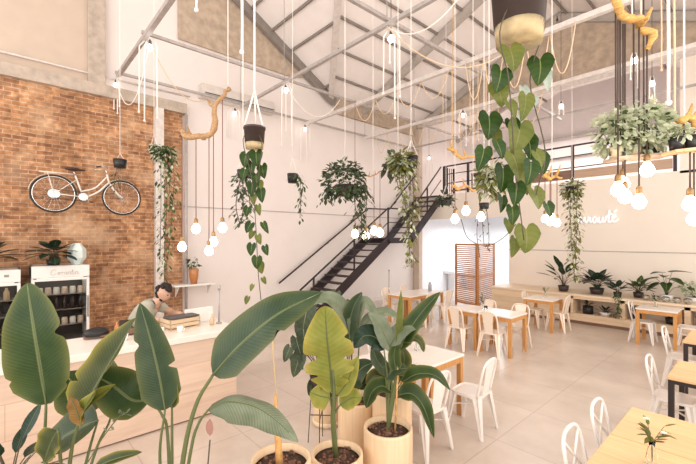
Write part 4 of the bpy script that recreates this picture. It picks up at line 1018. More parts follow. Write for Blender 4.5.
rd = [.15,.15,.165,.06,.075,.075,.045,.032,.075,.045,.032,.09,.06,.045,.04,.09,.06,.045,.04]
skin_body('body', vs, ed, rd, SKIN, person)
# shirt: torso and upper arms slightly larger
v2 = [pel+Vector((0,0,-.02)), vs[1], ch, nk-Vector((.02,.05,.03)), sl, vs[5].lerp(vs[6], .75), sr, vs[8].lerp(vs[9], .7)]
skin_body('shirt', v2, [(0,1),(1,2),(2,3),(2,4),(4,5),(2,6),(6,7)], [.175,.17,.185,.085,.095,.066,.095,.066], SHIRT, person)
skin_body('trousers', [pel-Vector((0,0,.04)), vs[11], vs[12], vs[13], vs[15], vs[16], vs[17]], [(0,1),(1,2),(2,3),(0,4),(4,5),(5,6)], [.17,.11,.08,.07,.11,.08,.07], DARKGREY, person)
MB().beam(pel+Vector((.19,.02,-.25)), ch+Vector((.20, .0, -.08)), .26, .02, up=(1,0,0)).build('apron', APRON, person, .008)
hm = MB(); hm.ball(Hh, .1, 20, 14, (.86, .95, 1.2)); fwd = Vector((.55, .45, -.45)).normalized(); sd_ = fwd.cross(Vector((0,0,1))).normalized(); up_ = sd_.cross(fwd)
hm.ball(Hh+fwd*.095-up_*.01, .018, 8, 6)
for s in (-1, 1): hm.ball(Hh+sd_*s*.085-up_*.005, .024, 8, 6, (.5, 1, 1))
hm.build('head', SKIN, person)
fm = MB()
for s in (-1, 1): fm.ball(Hh+fwd*.085+sd_*s*.032+up_*.022, .010, 8, 6)
fm.build('eyes', DARKGREY, person)
MB().tube([Hh+fwd*.088-up_*.048-sd_*.022, Hh+fwd*.094-up_*.05, Hh+fwd*.088-up_*.048+sd_*.022], .005, 6).build('mouth', plain('lips', (.42,.18,.14)), person)
hr = MB()
for i in range(70):
    q = rv().normalized()
    if q.dot(fwd) > .25 and q.dot(up_) < .75: continue
    hr.ball(Hh+Vector((q.x*.092, q.y*.10, q.z*.12))+up_*.012, rnd.uniform(.026, .042), 8, 6, nz=.3)
hr.build('hair', HAIR, person)
for (w_, o_) in ((vs[7], Vector((.72, -.1, -.12))), (vs[10], Vector((.3, .5, -.12)))):
    o_ = o_.normalized(); s_ = o_.cross(Vector((0,0,1))).normalized(); hv = [w_, w_+o_*.07]; he = [(0,1)]; hrr = [.03, .034]
    for k, (off, ln) in enumerate(((-.030,.060),(-.010,.075),(.010,.072),(.030,.055))):
        i = len(hv); p = w_+o_*.085+s_*off; hv += [p, p+o_*ln*.5, p+o_*ln+Vector((0,0,-.02))]; he += [(1,i),(i,i+1),(i+1,i+2)]; hrr += [.012,.009,.008]
    i = len(hv); p = w_+o_*.03-s_*.04; hv += [p, p+o_*.04-s_*.02]; he += [(0,i),(i,i+1)]; hrr += [.013,.010]
    skin_body('hand', hv, he, hrr, SKIN, person, 1, 1)

# ------------------------------------------------------------------ SIGN on the back wall
a = PY(579, 223, BY); b = PY(619, 222, BY)
s = (b.x-a.x)/5.6
W_ = [[(-.1,.1),(.15,.9),(.35,1.0),(.4,.3),(.5,.0),(.75,.3),(.95,.95)], [(.95,.95),(1.0,.2),(1.2,.05),(1.45,.5),(1.55,.95)],
      [(1.75,.9),(1.75,.1),(1.95,.0)], [(2.55,.85),(2.2,.8),(2.1,.2),(2.4,.0),(2.7,.8),(2.65,.1),(2.9,.1)], [(3.0,.9),(3.0,.1),(3.3,.05),(3.55,.9),(3.5,.1),(3.75,.05)],
      [(3.8,.0),(3.95,.9),(4.2,.85),(4.4,1.9)], [(4.4,1.7),(4.25,.2),(4.5,.0),(4.75,.2)], [(4.1,1.15),(4.85,1.3)], [(4.75,.5),(5.15,.8),(5.1,1.05),(4.8,.9),(4.8,.2),(5.1,.0),(5.6,.45)], [(5.0,1.5),(5.35,1.9)]]
mb = MB(); script(mb, W_, .026, (0, 0, 0), (1,0,0), (0,0,1), s)
o = mb.build('lettering', SIGNM); o.location = (a.x, BY-.05, a.z); tag(o, 'white cursive lettering sign glowing on the back wall', 'sign')

# ------------------------------------------------------------------ BENCH / long shelf along the back wall
FY = 11.05; BT = .76
t = thing('long_bench', 'long pale wood ledge with open niches along the back wall', 'bench', (-5.7, FY, 0))
def bb(x0, x1, y0, y1, z0, z1, nm, m, bv=0): MB().box(x0+5.7, x1+5.7, y0-FY, y1-FY, z0, z1).build(nm, m, t, bv)
bb(-5.72, 2.6, FY-.02, BY-.02, BT-.05, BT, 'top', BENCHTOP, .006)
bb(-5.68, -3.5, FY, FY+.03, .08, BT-.05, 'front_panel', BENCHW)
bb(-5.68, -5.65, FY+.03, BY-.02, .08, BT-.05, 'side_panel', BENCHW)
bb(-3.5, 2.6, FY, FY+.03, .08, .26, 'front_panel', BENCHW)
bb(-3.5, 2.6, FY, FY+.03, BT-.12, BT-.05, 'front_panel', BENCHW)
bb(-5.6, 2.6, FY+.02, BY-.1, 0, .08, 'plinth', BROWNW)
bb(-3.5, 2.6, FY+.03, FY+.62, .22, .25, 'shelf', BENCHTOP)
bb(-3.5, 2.6, FY+.60, FY+.62, .25, BT-.05, 'back_panel', RECESSM)
for x in (-3.5, -2.38, -1.2, 0.0): bb(x-.04, x+.06, FY, FY+.6, .25, BT-.05, 'divider', BENCHW)
def bp(px, py): return PZ(px, py, BT)     # point on the bench top
def on(x, y, z=BT): return (x, y, z+.001)
big_leaf_plant('broad dark leaved plant in a pot on the left part of the long ledge', on(-3.80, 11.45), 16, .52, .34, .42, .17, L_DARK, DARKPOT, .14, .16, tilt=(.0, 1.1), droop=.25)
big_leaf_plant('round monstera like plant on the ledge right of the broad dark leaved plant', on(-3.02, 11.5), 26, .36, .32, .25, .24, L_DARK, DARKPOT, .17, .16, shape='heart', tilt=(-.3, 1.0), droop=.4)
t = big_leaf_plant('small dark plant trailing down between two ledge niches', on(-2.52, 11.30), 14, .18, .14, .2, .12, L_DARK, BLACKPOT, .09, .12, droop=.3)
big_leaf_plant('mid green bushy plant on the ledge beside the trailing plant', on(-2.15, 11.55), 20, .26, .24, .2, .15, L_MID, DARKPOT, .11, .13, shape='heart', tilt=(-.2, 1.0), droop=.3)
mb = MB(); st = MB()
vine(mb, [(0, 0, .13), (.06, -.32, .06), (.10, -.34, -.2), (.06, -.34, -.42)], 34, .10, .07, 'oval', stem=st); mb.build('trailing_foliage', L_MID, t); st.build('trailing_stem', STALK, t)
big_leaf_plant('tall plant with big drooping green leaves in a white pot on the ledge', on(-1.62, 11.6), 9, .58, .26, .36, .26, L_HEART, WHITEPOT, .13, .13, shape='heart', tilt=(-.6, .2), droop=.5)
for i, (x, lab) in enumerate(((-1.12, 'pale green bushy plant in a white pot on the ledge, right of the drooping leaves'), (-.75, 'pale green bushy plant in a white pot on the ledge at the right edge'))):
    t = big_leaf_plant(lab, on(x, 11.62), 10, .2, .2, .18, .09, L_MID, WHITEPOT, .15, .12, tilt=(0, 1), droop=.3)
    mb = MB(); bush(mb, (0,0,.33), (.26, .2, .15), 130, .11, 'oval'); mb.build('small_foliage', L_PALE, t)
for i, px in enumerate((646, 656, 666, 677, 688)):
    p = PY(px, 294.5, 11.22)
    t = thing('glass_jar', 'round glass candle jar on the front of the ledge, %s from the left' % ['first', 'second', 'third', 'fourth', 'fifth'][i], 'jar', on(p.x, p.y), 0, 'row of glass jars on the ledge')
    MB().lathe([(.04, 0), (.075, .04), (.075, .09), (.05, .12), (.046, .12), (.068, .088), (.068, .04), (.036, .008)], seg=20).build('glass', GLASS, t)
    MB().lathe([(.03, .009), (.055, .035), (.001, .04)], seg=16).build('candle', JARC, t)
big_leaf_plant('spiky plant in a square black pot in the first open niche', (-3.17, 11.32, .251), 10, .12, .1, .17, .05, L_DARK, BLACKPOT, .12, .20, pot0=.95, sides=24, tilt=(.1, .9))
big_leaf_plant('low green plant in a white bowl in the first open niche', (-2.78, 11.30, .251), 16, .10, .14, .11, .06, L_DARK, WHITEPOT, .13, .10, pot0=.6, tilt=(0, 1))
big_leaf_plant('dark plant in a black pot in the second open niche', (-2.12, 11.32, .251), 14, .16, .12, .16, .07, L_DARK, BLACKPOT, .11, .14, tilt=(0, 1))
big_leaf_plant('dark spreading plant in the second open niche behind the table', (-1.5, 11.32, .251), 14, .16, .14, .16, .07, L_DARK, BLACKPOT, .11, .14, tilt=(0, 1))
big_leaf_plant('dark plant in the third open niche near the right edge', (-.85, 11.32, .251), 16, .18, .16, .17, .08, L_DARK, BLACKPOT, .12, .14, tilt=(0, 1))

# slatted room divider
t = thing('slatted_screen', 'folding orange brown wooden slat screen by the bright doorway', 'room divider', (-7.0, 11.45, 0))
cs = [PZ(457, 304, 0), PZ(477.5, 309, 0), PZ(492, 300, 0)]
A = Vector((-7.1, 11.3, 0)); B = Vector((-6.2, 11.2, 0)); 
A = PZ(456, 304.5, .0); B = PZ(478, 309.5, 0); Cc = PZ(494.5, 303.0, 0)
for a_, b_ in ((A, B), (B, Cc)):
    a_ = a_-Vector(t.location); b_ = b_-Vector(t.location); dd = (b_-a_).normalized()
    f_ = MB(); H = 2.05
    f_.beam(a_+Vector((0,0,.0)), a_+Vector((0,0,H)), .06, .04, up=dd); f_.beam(b_-dd*.065, b_-dd*.065+Vector((0,0,H)), .06, .04, up=dd)
    for z in (.12, 1.0, H-.03): f_.beam(a_+Vector((0,0,z)), b_-dd*.065+Vector((0,0,z)), .03, .06)
    fo = f_.build('screen_panel', SCREENW, t)
    s_ = MB()
    for i in range(29): z = .18+i*.063; s_.beam(a_+Vector((0,0,z)), b_-dd*.065+Vector((0,0,z)), .035, .036)
    s_.build('slats', SCREENW, fo)
# glimpses in the bright back room
t = thing('wash_basin', 'white wash basin with a rolled towel in the bright back room', 'basin', (-9.0, 14.2, 0))
MB().box(-.3, .25, -.35, .35, .72, .86).build('basin', COOLWALL, t, .02); MB().box(-.2, .1, -.1, .1, 0, .72).build('pedestal', COOLWALL, t, .01)
MB().tube([(-.2,0,.86), (-.2,0,1.05), (-.05,0,1.08)], .015, 8).build('tap', CHROME, t)
put('grey_bin', 'pale grey box shape standing in the bright back room', 'box', MB().box(-.3, .3, -.3, .3, 0, .95), plain('pale_grey', (.55,.57,.6)), (-8.6, 15.4, 0.001), .1, bevel=.02)
rope('dark cord hanging in a wide curve across the bright doorway', [PY(461, 219, BY-.05), PY(468, 238, BY-.05), PY(486, 246, BY-.05), PY(503, 238, BY-.05), PY(516, 224, BY-.05)], .012, DARKCORD, 20, False, 'curved_cable', None)
t = thing('floor_pole', 'thin grey pole standing by the left wall behind the back table', 'pole', tuple(PX(389, 299, -8.3).to_2d().to_3d()))  # bare pole with a knob on top, no bulb
MB().lathe([(.12, 0), (.12, .015), (.015, .03)], seg=16).build('base', GALV, t); MB().tube([(0,0,.02), (0,0,1.15)], .016, 8).build('pole', GALV, t); MB().ball((0,0,1.17), .03).build('knob', GALV, t)

# ------------------------------------------------------------------ TABLES
T = simple_table
G = 'white topped tables with orange wood legs'
T('dining_table', 'far white topped wooden table nearest the left wall and stairs', -6.75, -6.0, 7.5, 8.22, .76, TABLEWHITE, ORANGEW, leg=.06, group=G)
T('dining_table', 'white topped wooden table by the bright doorway, behind the far left one', -6.75, -6.0, 8.24, 8.98, .76, TABLEWHITE, ORANGEW, leg=.06, group=G)
T('dining_table', 'left one of the two joined white topped tables in the room middle', -4.52, -3.85, 6.88, 7.58, .76, TABLEWHITE, ORANGEW, leg=.06, group=G)
T('dining_table', 'right one of the two joined white topped tables in the room middle', -3.83, -3.16, 6.88, 7.58, .76, TABLEWHITE, ORANGEW, leg=.06, group=G)
T('dining_table', 'white topped table standing before the left part of the long ledge', -4.05, -3.37, 9.45, 10.15, .76, TABLEWHITE, ORANGEW, leg=.06, group=G)
T('dining_table', 'white topped table standing before the right part of the long ledge', -1.88, -1.2, 9.8, 10.45, .76, TABLEWHITE, ORANGEW, leg=.06, group=G)
T('dining_table', 'farther white topped table behind the potted plants, with the small sprig', -3.38, -2.56, 3.58, 4.28, .76, TABLEWHITE, ORANGEW, leg=.06, group=G)
T('dining_table', 'nearer white topped table partly hidden by the potted plants', -3.38, -2.56, 2.93, 3.56, .76, TABLEWHITE, ORANGEW, leg=.06, group=G)
G2 = 'light wood tables with black legs'
T('dining_table', 'light wood table with black legs at the right edge, nearer one', -.72, .5, 5.15, 5.95, .76, TABLEW, BLACKMETAL, leg=.05, group=G2, ah=.04)
T('dining_table', 'light wood table with black legs at the right edge, farther one', -.82, .4, 7.1, 8.1, .76, TABLEW, BLACKMETAL, leg=.05, group=G2, ah=.04)
T('dining_table', 'large light wood table in the lower right corner, far half with the seam', -.79, .7, 3.33, 4.0, .76, TABLEW, BLACKMETAL, leg=.05, group=G2, ah=.04)
T('dining_table', 'light wood table in the lower right corner holding the flower vase', -.79, .7, 2.64, 3.32, .76, TABLEW, BLACKMETAL, leg=.05, group=G2, ah=.04)

# ------------------------------------------------------------------ CHAIRS
def make_chair(label, cross, mat, loc, rz, group):
    """front of the chair faces +Y"""
    t = thing('metal_chair', label, 'chair', loc, rz, group)
    mb = MB(); n = 16
    pr = []
    for k in range(n*2):
        a = 2*PI*k/(n*2); c, s = math.cos(a), math.sin(a); pr.append((.185*math.copysign(abs(c)**.45, c), .18*math.copysign(abs(s)**.45, s)))
    vs = [(x, y, .455) for x, y in pr]+[(x*.86, y*.86, .447) for x, y in pr]+[(x*1.0, y*1.0, .425) for x, y in pr]; m = len(pr)
    mb.add(vs, [(i, (i+1) % m, m+(i+1) % m, m+i) for i in range(m)]+[tuple(range(m, 2*m))]+[(2*m+i, 2*m+(i+1) % m, (i+1) % m, i) for i in range(m)]+[tuple(range(3*m-1, 2*m-1, -1))], False)
    mb.build('seat', mat, t)
    for sx in (-1, 1):
        for sy in (-1, 1):
            MB().taper((sx*.145, sy*.14, .43), (sx*.205, sy*(.20 if sy > 0 else .22), 0), .105, .014, .036, .014, up=(sx, sy, 0)).taper((sx*.15, sy*.145, .43), (sx*.207, sy*(.202 if sy > 0 else .222), 0), .014, .075, .012, .028, up=(sx, sy, 0)).build('leg', mat, t)
    MB().beam((-.16, -.15, .30), (.16, .15, .30), .022, .008).beam((-.16, .15, .30), (.16, -.15, .30), .022, .008).build('cross_brace', mat, t)
    wtop = .15
    loop = [(-.165, -.15, .44), (-.172, -.185, .60), (-.170, -.215, .74), (-.135, -.232, .82), (-.06, -.240, .85), (.06, -.240, .85), (.135, -.232, .82), (.170, -.215, .74), (.172, -.185, .60), (.165, -.15, .44)]
    MB().tube(crom(loop, 36), .0135, 8).build('back_frame', mat, t)
    if cross:
        MB().tube(crom([(-.16, -.165, .50), (-.02, -.20, .64), (.14, -.228, .80)], 8), .010, 6).build('back_brace', mat, t)
        MB().tube(crom([(.16, -.165, .50), (.02, -.20, .64), (-.14, -.228, .80)], 8), .010, 6).build('back_brace', mat, t)
    else:
        s_ = MB(); rows = [(-.165, .45, .075), (-.195, .60, .085), (-.218, .74, .10), (-.238, .845, .115)]
        s_.add([(x*w_, y, z) for y, z, w_ in rows for x in (-1, 1)]+[(x*w_, y-.006, z) for y, z, w_ in rows for x in (-1, 1)],
               [(2*i, 2*i+1, 2*i+3, 2*i+2) for i in range(3)]+[(8+2*i+2, 8+2*i+3, 8+2*i+1, 8+2*i) for i in range(3)]+[(2*i, 2*i+2, 8+2*i+2, 8+2*i) for i in range(3)]+[(2*i+3, 2*i+1, 8+2*i+1, 8+2*i+3) for i in range(3)])
        s_.build('splat', mat, t)
    return t
GC = 'cream metal chairs with a back splat'; GX = 'white metal chairs with a crossed back'
c0 = make_chair('cream metal chair on the near side of the middle tables, left one', False, CREAMMETAL, (-4.18, 6.83, 0), 0, GC)
dup(c0, 'cream metal chair on the near side of the middle tables, right one', (-3.5, 6.85, 0), .06)
dup(c0, 'cream metal chair on the far side of the middle tables, left one', (-4.15, 7.72, 0), PI)
dup(c0, 'cream metal chair on the far side of the middle tables, right one', (-3.42, 7.70, 0), PI+.1)
dup(c0, 'cream metal chair left of the table before the ledge, near the screen', (-3.98, 9.9, 0), -PI/2)
dup(c0, 'cream metal chair right of the table before the left part of the ledge', (-3.40, 9.86, 0), PI/2)
dup(c0, 'cream metal chair on the right side of the far left tables, nearer one', (-5.88, 7.9, 0), PI/2)
dup(c0, 'cream metal chair on the right side of the far left tables, by the doorway', (-5.88, 8.7, 0), PI/2)
dup(c0, 'cream metal chair on the wall side of the far left tables, nearer one', (-6.9, 7.85, 0), -PI/2)
dup(c0, 'cream metal chair on the wall side of the far left tables, farther one', (-6.9, 8.62, 0), -PI/2)
w0 = make_chair('white metal chair pulled out right of the farther table behind the plants', False, WHITEMETAL, (-2.32, 4.02, 0), PI/2+.08, GC)
dup(w0, 'white metal chair right of the nearer table beside the drooping plant leaf', (-2.45, 3.28, 0), PI/2-.05)
dup(w0, 'white metal chair on the hidden left side of the tables behind the plants', (-3.5, 3.9, 0), -PI/2)
x0 = make_chair('white crossed back chair nearest the camera, left of the vase table', True, WHITEMETAL, (-.72, 3.0, 0), -PI/2, GX)
dup(x0, 'white crossed back chair left of the far half of the large corner table', (-.73, 3.66, 0), -PI/2)
dup(x0, 'white crossed back chair left of the nearer black legged table at the right', (-.70, 5.52, 0), -PI/2)
dup(x0, 'white crossed back chair left of the farther black legged table at the right', (-.85, 7.5, 0), -PI/2)
dup(x0, 'white crossed back chair left of the table before the right part of the ledge', (-1.80, 10.12, 0), -PI/2)
dup(x0, 'white crossed back chair right of the table before the right part of the ledge', (-1.05, 10.12, 0), PI/2)

# ------------------------------------------------------------------ TABLE ITEMS
def vase(label, loc, s, mat_leaf, flower=True, n=5):
    t = thing('flower_vase', label, 'vase', loc)
    MB().lathe([(.03*s, 0), (.036*s, .03*s), (.026*s, .09*s), (.016*s, .12*s), (.018*s, .15*s), (.0155*s, .15*s), (.013*s, .12*s), (.022*s, .09*s), (.031*s, .03*s), (.026*s, .006)], seg=18).build('glass', GLASS, t)
    st = MB(); lf = MB(); fl = MB()
    for k in range(n):
        a = k*2.2; h = Vector((math.cos(a), math.sin(a), 0)); tip = h*.06*s+Vector((0,0,(.22+.04*(k % 2))*s))
        st.tube(crom([(0,0,.02*s), (0,0,.13*s), tip], 6), .0018*s, 4)
        for j in range(5): lf.leaf(Vector((0,0,.15*s)).lerp(tip, j/4), h+Vector((0,0,rnd.uniform(-.2,.8)))+rv(.4), (0,0,1), .07*s, .022*s, 'lance', .02, .2, 4)
        if flower and k < 2:
            for j in range(7): an = 2*PI*j/7; fl.leaf(tip, (math.cos(an), math.sin(an), .6), (0,0,1), .024*s, .016*s, 'oval', .004, .3, 3)
            fl.ball(tip+Vector((0,0,.006)), .007*s, 8, 5)
    st.build('stem', STALK, t); lf.build('foliage', mat_leaf, t)
    if flower: fl.build('flower', PETAL, t)
p = PZ(652, 465, .761)
vase('small glass vase with a white flower and green sprigs on the corner table', (p.x, p.y, .761), 1.0, L_YELLOWISH)
vase('small sprig in a glass on the farther white table behind the plants', (-3.05, 3.95, .761), .8, L_MID, False)
vase('small sprig in a glass on the joined middle tables', (-3.95, 7.3, .761), 1.0, L_MID, False)
vase('small sprig in a glass on the table before the right ledge', (-1.6, 10.2, .761), 1.0, L_DARK, False)
vase('small sprig in a glass on the table before the left part of the ledge', (-3.72, 9.95, .761), .9, L_MID, False)
for i, (x, y, lab) in enumerate(((-6.3, 8.75, 'grey bottle on the far table by the bright doorway'),)):
    put('bottle', lab, 'bottle', MB().lathe([(.05, 0), (.05, .16), (.03, .2), (.03, .24)], seg=14, capt=True), plain('grey_bottle', (.35,.36,.38), .2), (x, y, .761))
put('glass_tumbler', 'glass tumbler on the joined middle tables beside the sprig', 'glass', MB().lathe([(.03, 0), (.035, .1), (.032, .1), (.027, .008)], seg=16), GLASS, (-3.8, 7.15, .761))

# ------------------------------------------------------------------ FOREGROUND POTTED PLANTS
def tall_pot(t, r, h, mat=POTW):
    MB().lathe([(r*.92, 0), (r*.95, .02), (r, h*.5), (r, h-.02), (r*.99, h), (r*.90, h), (r*.89, h-.06)], seg=40).build('pot', mat, t)
    MB().lathe([(r*.90, h-.055), (r*.5, h-.045), (.001, h-.04)], seg=28).build('soil', SOIL, t)
    so = MB()
    for k in range(60):
        a = rnd.uniform(0, 2*PI); q = rnd.uniform(0, r*.82); so.ball((math.cos(a)*q, math.sin(a)*q, h-.045), rnd.uniform(.008, .018), 6, 4, nz=.4)
    bc = so.build('bark_chips', plain('bark_chips', (.17, .08, .05), .9, noise_amt=.6, scale=40) if 'bark_chips' not in MATS else MATS['bark_chips'], t); bc['kind'] = 'stuff'
def blade_leaf(t, base, pix, d, wpx, mat, stalk=None, nrm=None, fold=.22, notch=0, wave=.03, seed=0, curl=0, shape='big', sr=.008, smat=None, cols=5, rows=26, tears=()):
    """pix: centre line of the blade in pixels (x, y[, dd]), base to tip; stalk: pixels from pot to the blade"""
    pts = [P(x, y, d+(q[0] if q else 0))-base for x, y, *q in pix]
    ctr = crom(pts, rows); W = wpx/2*d/CF
    mb = MB().blade(ctr, W, nrm or (.742, -.67, .45), shape, fold, cols=cols, notch=notch, wave=wave, seed=seed, curl=curl, tears=tears)
    o = mb.build('leaf', mat, t)
    rb = MB().tube([c-Vector((0,0,0)) for c in ctr[:-3]], [sr*.55*(1-.8*i/rows)+.0008 for i in range(len(ctr)-3)], 5); rb.build('midrib', smat or STALK, o)
    if stalk:
        sp = [s if isinstance(s, Vector) else (P(s[0], s[1], d+(s[2] if len(s) > 2 else 0))-base) for s in stalk]+[pts[0]]
        n = 14; MB().tube(crom(sp, n), [sr*(1.35-.7*i/n) for i in range(n+1)], 8).build('stalk', smat or STALK, o)
    return o
def plant_at(label, px, py, d, r, h, name='potted_plant', pot=True, mat=POTW, floor=True):
    p = P(px, py, d); base = Vector((p.x, p.y, 0))
    t = thing(name, label, 'plant', tuple(base), 0, 'large potted plants in the foreground'); tall_pot(t, r, h, mat); return t, base
# A: far left bird of paradise
t, B_ = plant_at('large leaved plant at far left with one big upright leaf, below frame', 66, 500, 2.15, .2, .5)
s0 = Vector((0,0,.46))
blade_leaf(t, B_, [(46, 404), (41, 372), (34, 330), (27, 283, .05)], 2.15, 62, L_BIG, [s0, (46, 464)], fold=.12, wave=.03, seed=1, tears=((.62, 1, .3, .03), (.2, 1, .15, .03), (.3, -1, .12, .02)), rows=60, notch=.0, sr=.010, cols=6, shape='round')
blade_leaf(t, B_, [(79, 420), (93, 392, .03), (113, 358, .05), (136, 318, .08)], 2.05, 50, L_OLIVE, [s0, (70, 462)], nrm=(.3, -.9, .6), fold=.5, wave=.05, seed=2, sr=.010, tears=((.6, 1, .3, .02), (.35, -1, .3, .02)), rows=60)
blade_leaf(t, B_, [(120, 380, .1), (100, 388, .12), (82, 392, .1), (64, 372, .1)], 2.35, 62, L_BIG, [s0, (96, 450, .1), (110, 420, .1)], nrm=(.5, -.5, .8), fold=.2, wave=.08, seed=3, notch=.1)
blade_leaf(t, B_, [(98, 420), (80, 428), (60, 440), (42, 462)], 2.2, 46, L_BIG2, [s0, (88, 455)], nrm=(.5, -.4, .9), fold=.25, wave=.06, seed=4)
blade_leaf(t, B_, [(92, 470), (112, 460), (142, 452)], 1.9, 16, L_OLIVE, [s0], nrm=(.3, -.3, 1), fold=.25, seed=5)
blade_leaf(t, B_, [(58, 430), (50, 445), (44, 462)], 2.0, 30, L_OLIVE, [s0, (60, 452)], nrm=(.6, -.6, .5), fold=.25, seed=6, wave=.08)
blade_leaf(t, B_, [(77, 424), (84, 408), (98, 396), (116, 384)], 2.03, 15, L_YEL, None, nrm=(.5, -.6, .7), fold=.4, wave=.1, seed=77)
blade_leaf(t, B_, [(82, 426), (78, 414), (74, 404), (70, 396)], 2.02, 13, L_RUST, None, nrm=(.7, -.6, .4), fold=.4, wave=.15, seed=78)
# thin sprig
sp = MB(); pts = crom([P(88, 462, 2.0)-B_, P(104, 436, 2.0)-B_, P(120, 416, 2.0)-B_, P(128, 412, 2.0)-B_], 10); sp.tube(pts, .003, 5)
lf = MB()
for k in range(16): q = pts[4+k % 6]; lf.leaf(q+rv(.01), rv()+Vector((0,0,.2)), (0,0,1), .03, .014, 'oval', .01, .2, 3)
so = sp.build('sprig', STALK, t); lf.build('sprig_foliage', L_PALEG, so)
# B: second bird of paradise
t, B_ = plant_at('large leaved plant with the long leaf slanting up right over the counter', 172, 505, 2.0, .2, .5)
blade_leaf(t, B_, [(165, 410), (160, 380), (152, 345), (140, 303)], 2.0, 36, L_BIG2, [s0, (160, 464)], nrm=(.9, -.4, .3), fold=.35, wave=.03, seed=7, tears=((.45, 1, .5, .02), (.7, -1, .3, .03)), rows=60)
blade_leaf(t, B_, [(172, 408, .02), (170, 385, .02), (160, 355, .02)], 2.02, 26, L_OLIVE, [s0, (172, 450)], nrm=(.5, -.8, .3), fold=.4, seed=17)
blade_leaf(t, B_, [(213, 375), (240, 345), (278, 314), (322, 292, .1)], 1.95, 52, L_BIG2, [s0, (183, 460), (196, 405)], nrm=(.55, -.75, .75), fold=.15, wave=.02, seed=8, sr=.012, cols=6, notch=.04)
blade_leaf(t, B_, [(208, 410), (228, 402), (255, 407), (278, 422), (298, 442)], 1.95, 30, L_PALEG, [s0, (190, 455), (198, 425)], nrm=(.5, -.5, .9), fold=.1, wave=.10, seed=9, curl=1.0)
blade_leaf(t, B_, [(150, 400), (132, 400), (112, 385), (88, 372)], 2.15, 46, L_BIG, [s0, (168, 440), (162, 415)], nrm=(.4, -.5, .9), fold=.2, wave=.05, seed=10)
lf = MB(); lf.leaf(P(210, 436, 1.95)-B_, (0,0,1), (.7,-.7,0), .09, .04, 'oval', 0, .3, 5); st = MB().tube([s0, P(208, 464, 1.95)-B_, P(210, 440, 1.95)-B_], .004, 5); o = st.build('bud_stalk', STALKD, t); lf.build('bud', plain('pink_bud', (.30,.15,.12), .6), o)
# C: pot with bamboo stake, lower centre
t, B_ = plant_at('pale pot with an orange brown cut trunk and a stake, lower centre', 281, 458, 2.62, .205, .69)
MB().tube(crom([(0,-.01,.63), P(277, 425, 2.6)-B_, P(275, 395, 2.6)-B_], 6), [.026,.024,.022,.018,.014,.011,.008], 10).build('trunk', STALKO, t)
MB().tube([(.02,.0,.63), P(273, 355, 2.6)-B_, P(272, 305, 2.6)-B_], .0055, 6).build('stake', plain('bamboo', (.52,.38,.20), .6), t)
# D: yellow green leaf plant
t, B_ = plant_at('round pale pot with bark chips and a yellow green wavy leaf on a thick stem', 337, 453, 3.0, .205, .515)
D = 2.98
MB().tube(crom([(-.01,0,.46), P(333, 420, D)-B_, P(334, 395, D)-B_, P(333, 370, D)-B_], 8), [.022,.022,.021,.02,.018,.016,.014,.012,.010], 10).build('stem', STALK, t)
blade_leaf(t, B_, [(332, 392), (330, 365), (327, 338), (325, 306, .05)], D, 50, L_YEL, None, nrm=(.742, -.67, .1), fold=.08, wave=.12, seed=3, tears=((.20, 1, .6, .035), (.40, 1, .5, .03), (.44, -1, .65, .04), (.22, -1, .5, .03), (.66, 1, .25, .03)), rows=60, cols=6, sr=.012, shape='round')
blade_leaf(t, B_, [(337, 396), (346, 384), (352, 370), (358, 356)], D, 16, L_YEL, [(334, 410)], fold=.2, wave=.1, seed=12)
blade_leaf(t, B_, [(330, 398), (320, 396), (310, 392)], D, 26, L_YEL, [(333, 412)], nrm=(.5,-.5,.6), fold=.2, wave=.1, seed=13)
blade_leaf(t, B_, [(340, 405), (352, 398), (362, 398)], D, 20, L_YEL, [(334, 414)], nrm=(.5,-.5,.6), fold=.2, wave=.1, seed=14)
# E: pot in front right with drooping dark leaves
t, B_ = plant_at('tallest round pale pot with long dark drooping leaves before the white table', 388, 427, 3.2, .205, .625)
D = 3.2; s0 = Vector((0,0,.57))
blade_leaf(t, B_, [(398, 395), (412, 394), (424, 408), (434, 438)], D, 21, L_BIG, [s0, (390, 405)], nrm=(.6, -.2, .8), fold=.35, seed=21)
blade_leaf(t, B_, [(402, 382), (418, 374), (436, 376), (450, 390)], D, 19, L_BIG, [s0, (392, 400)], nrm=(.3, -.3, 1), fold=.3, seed=22)
blade_leaf(t, B_, [(392, 392), (382, 386), (372, 392), (366, 408)], D, 19, L_BIG, [s0, (390, 405)], nrm=(.5, -.3, 1), fold=.3, seed=23)
blade_leaf(t, B_, [(400, 350), (408, 332), (422, 312), (440, 292)], D, 18, L_BIG, [s0, (394, 385)], nrm=(.4, -.8, .4), fold=.35, seed=24)
blade_leaf(t, B_, [(398, 350), (398, 330), (399, 312), (401, 290)], D, 8, L_HEARTY, [s0, (396, 385)], nrm=(.8, -.3, .2), fold=.6, seed=25)
blade_leaf(t, B_, [(384, 350), (376, 338), (364, 336), (354, 348)], D, 24, L_DARK, [s0, (388, 385)], nrm=(.5, -.6, .7), fold=.2, seed=26)
blade_leaf(t, B_, [(392, 352), (384, 334), (378, 322), (368, 312)], D, 18, L_PALEG, [s0, (389, 390)], nrm=(.5, -.5, .7), fold=.25, seed=27)
blade_leaf(t, B_, [(390, 346), (398, 334), (410, 326), (424, 326)], D, 18, L_PALEG, [s0, (392, 385)], nrm=(.5, -.5, .8), fold=.25, seed=28)
blade_leaf(t, B_, [(396, 372), (394, 355), (397, 342)], D, 13, L_BIG, [s0, (394, 395)], fold=.4, seed=29)
blade_leaf(t, B_, [(402, 342), (412, 338), (420, 342), (424, 352)], D, 13, L_OLIVE, [s0, (396, 375)], nrm=(.5, -.3, 1), fold=.25, seed=30)
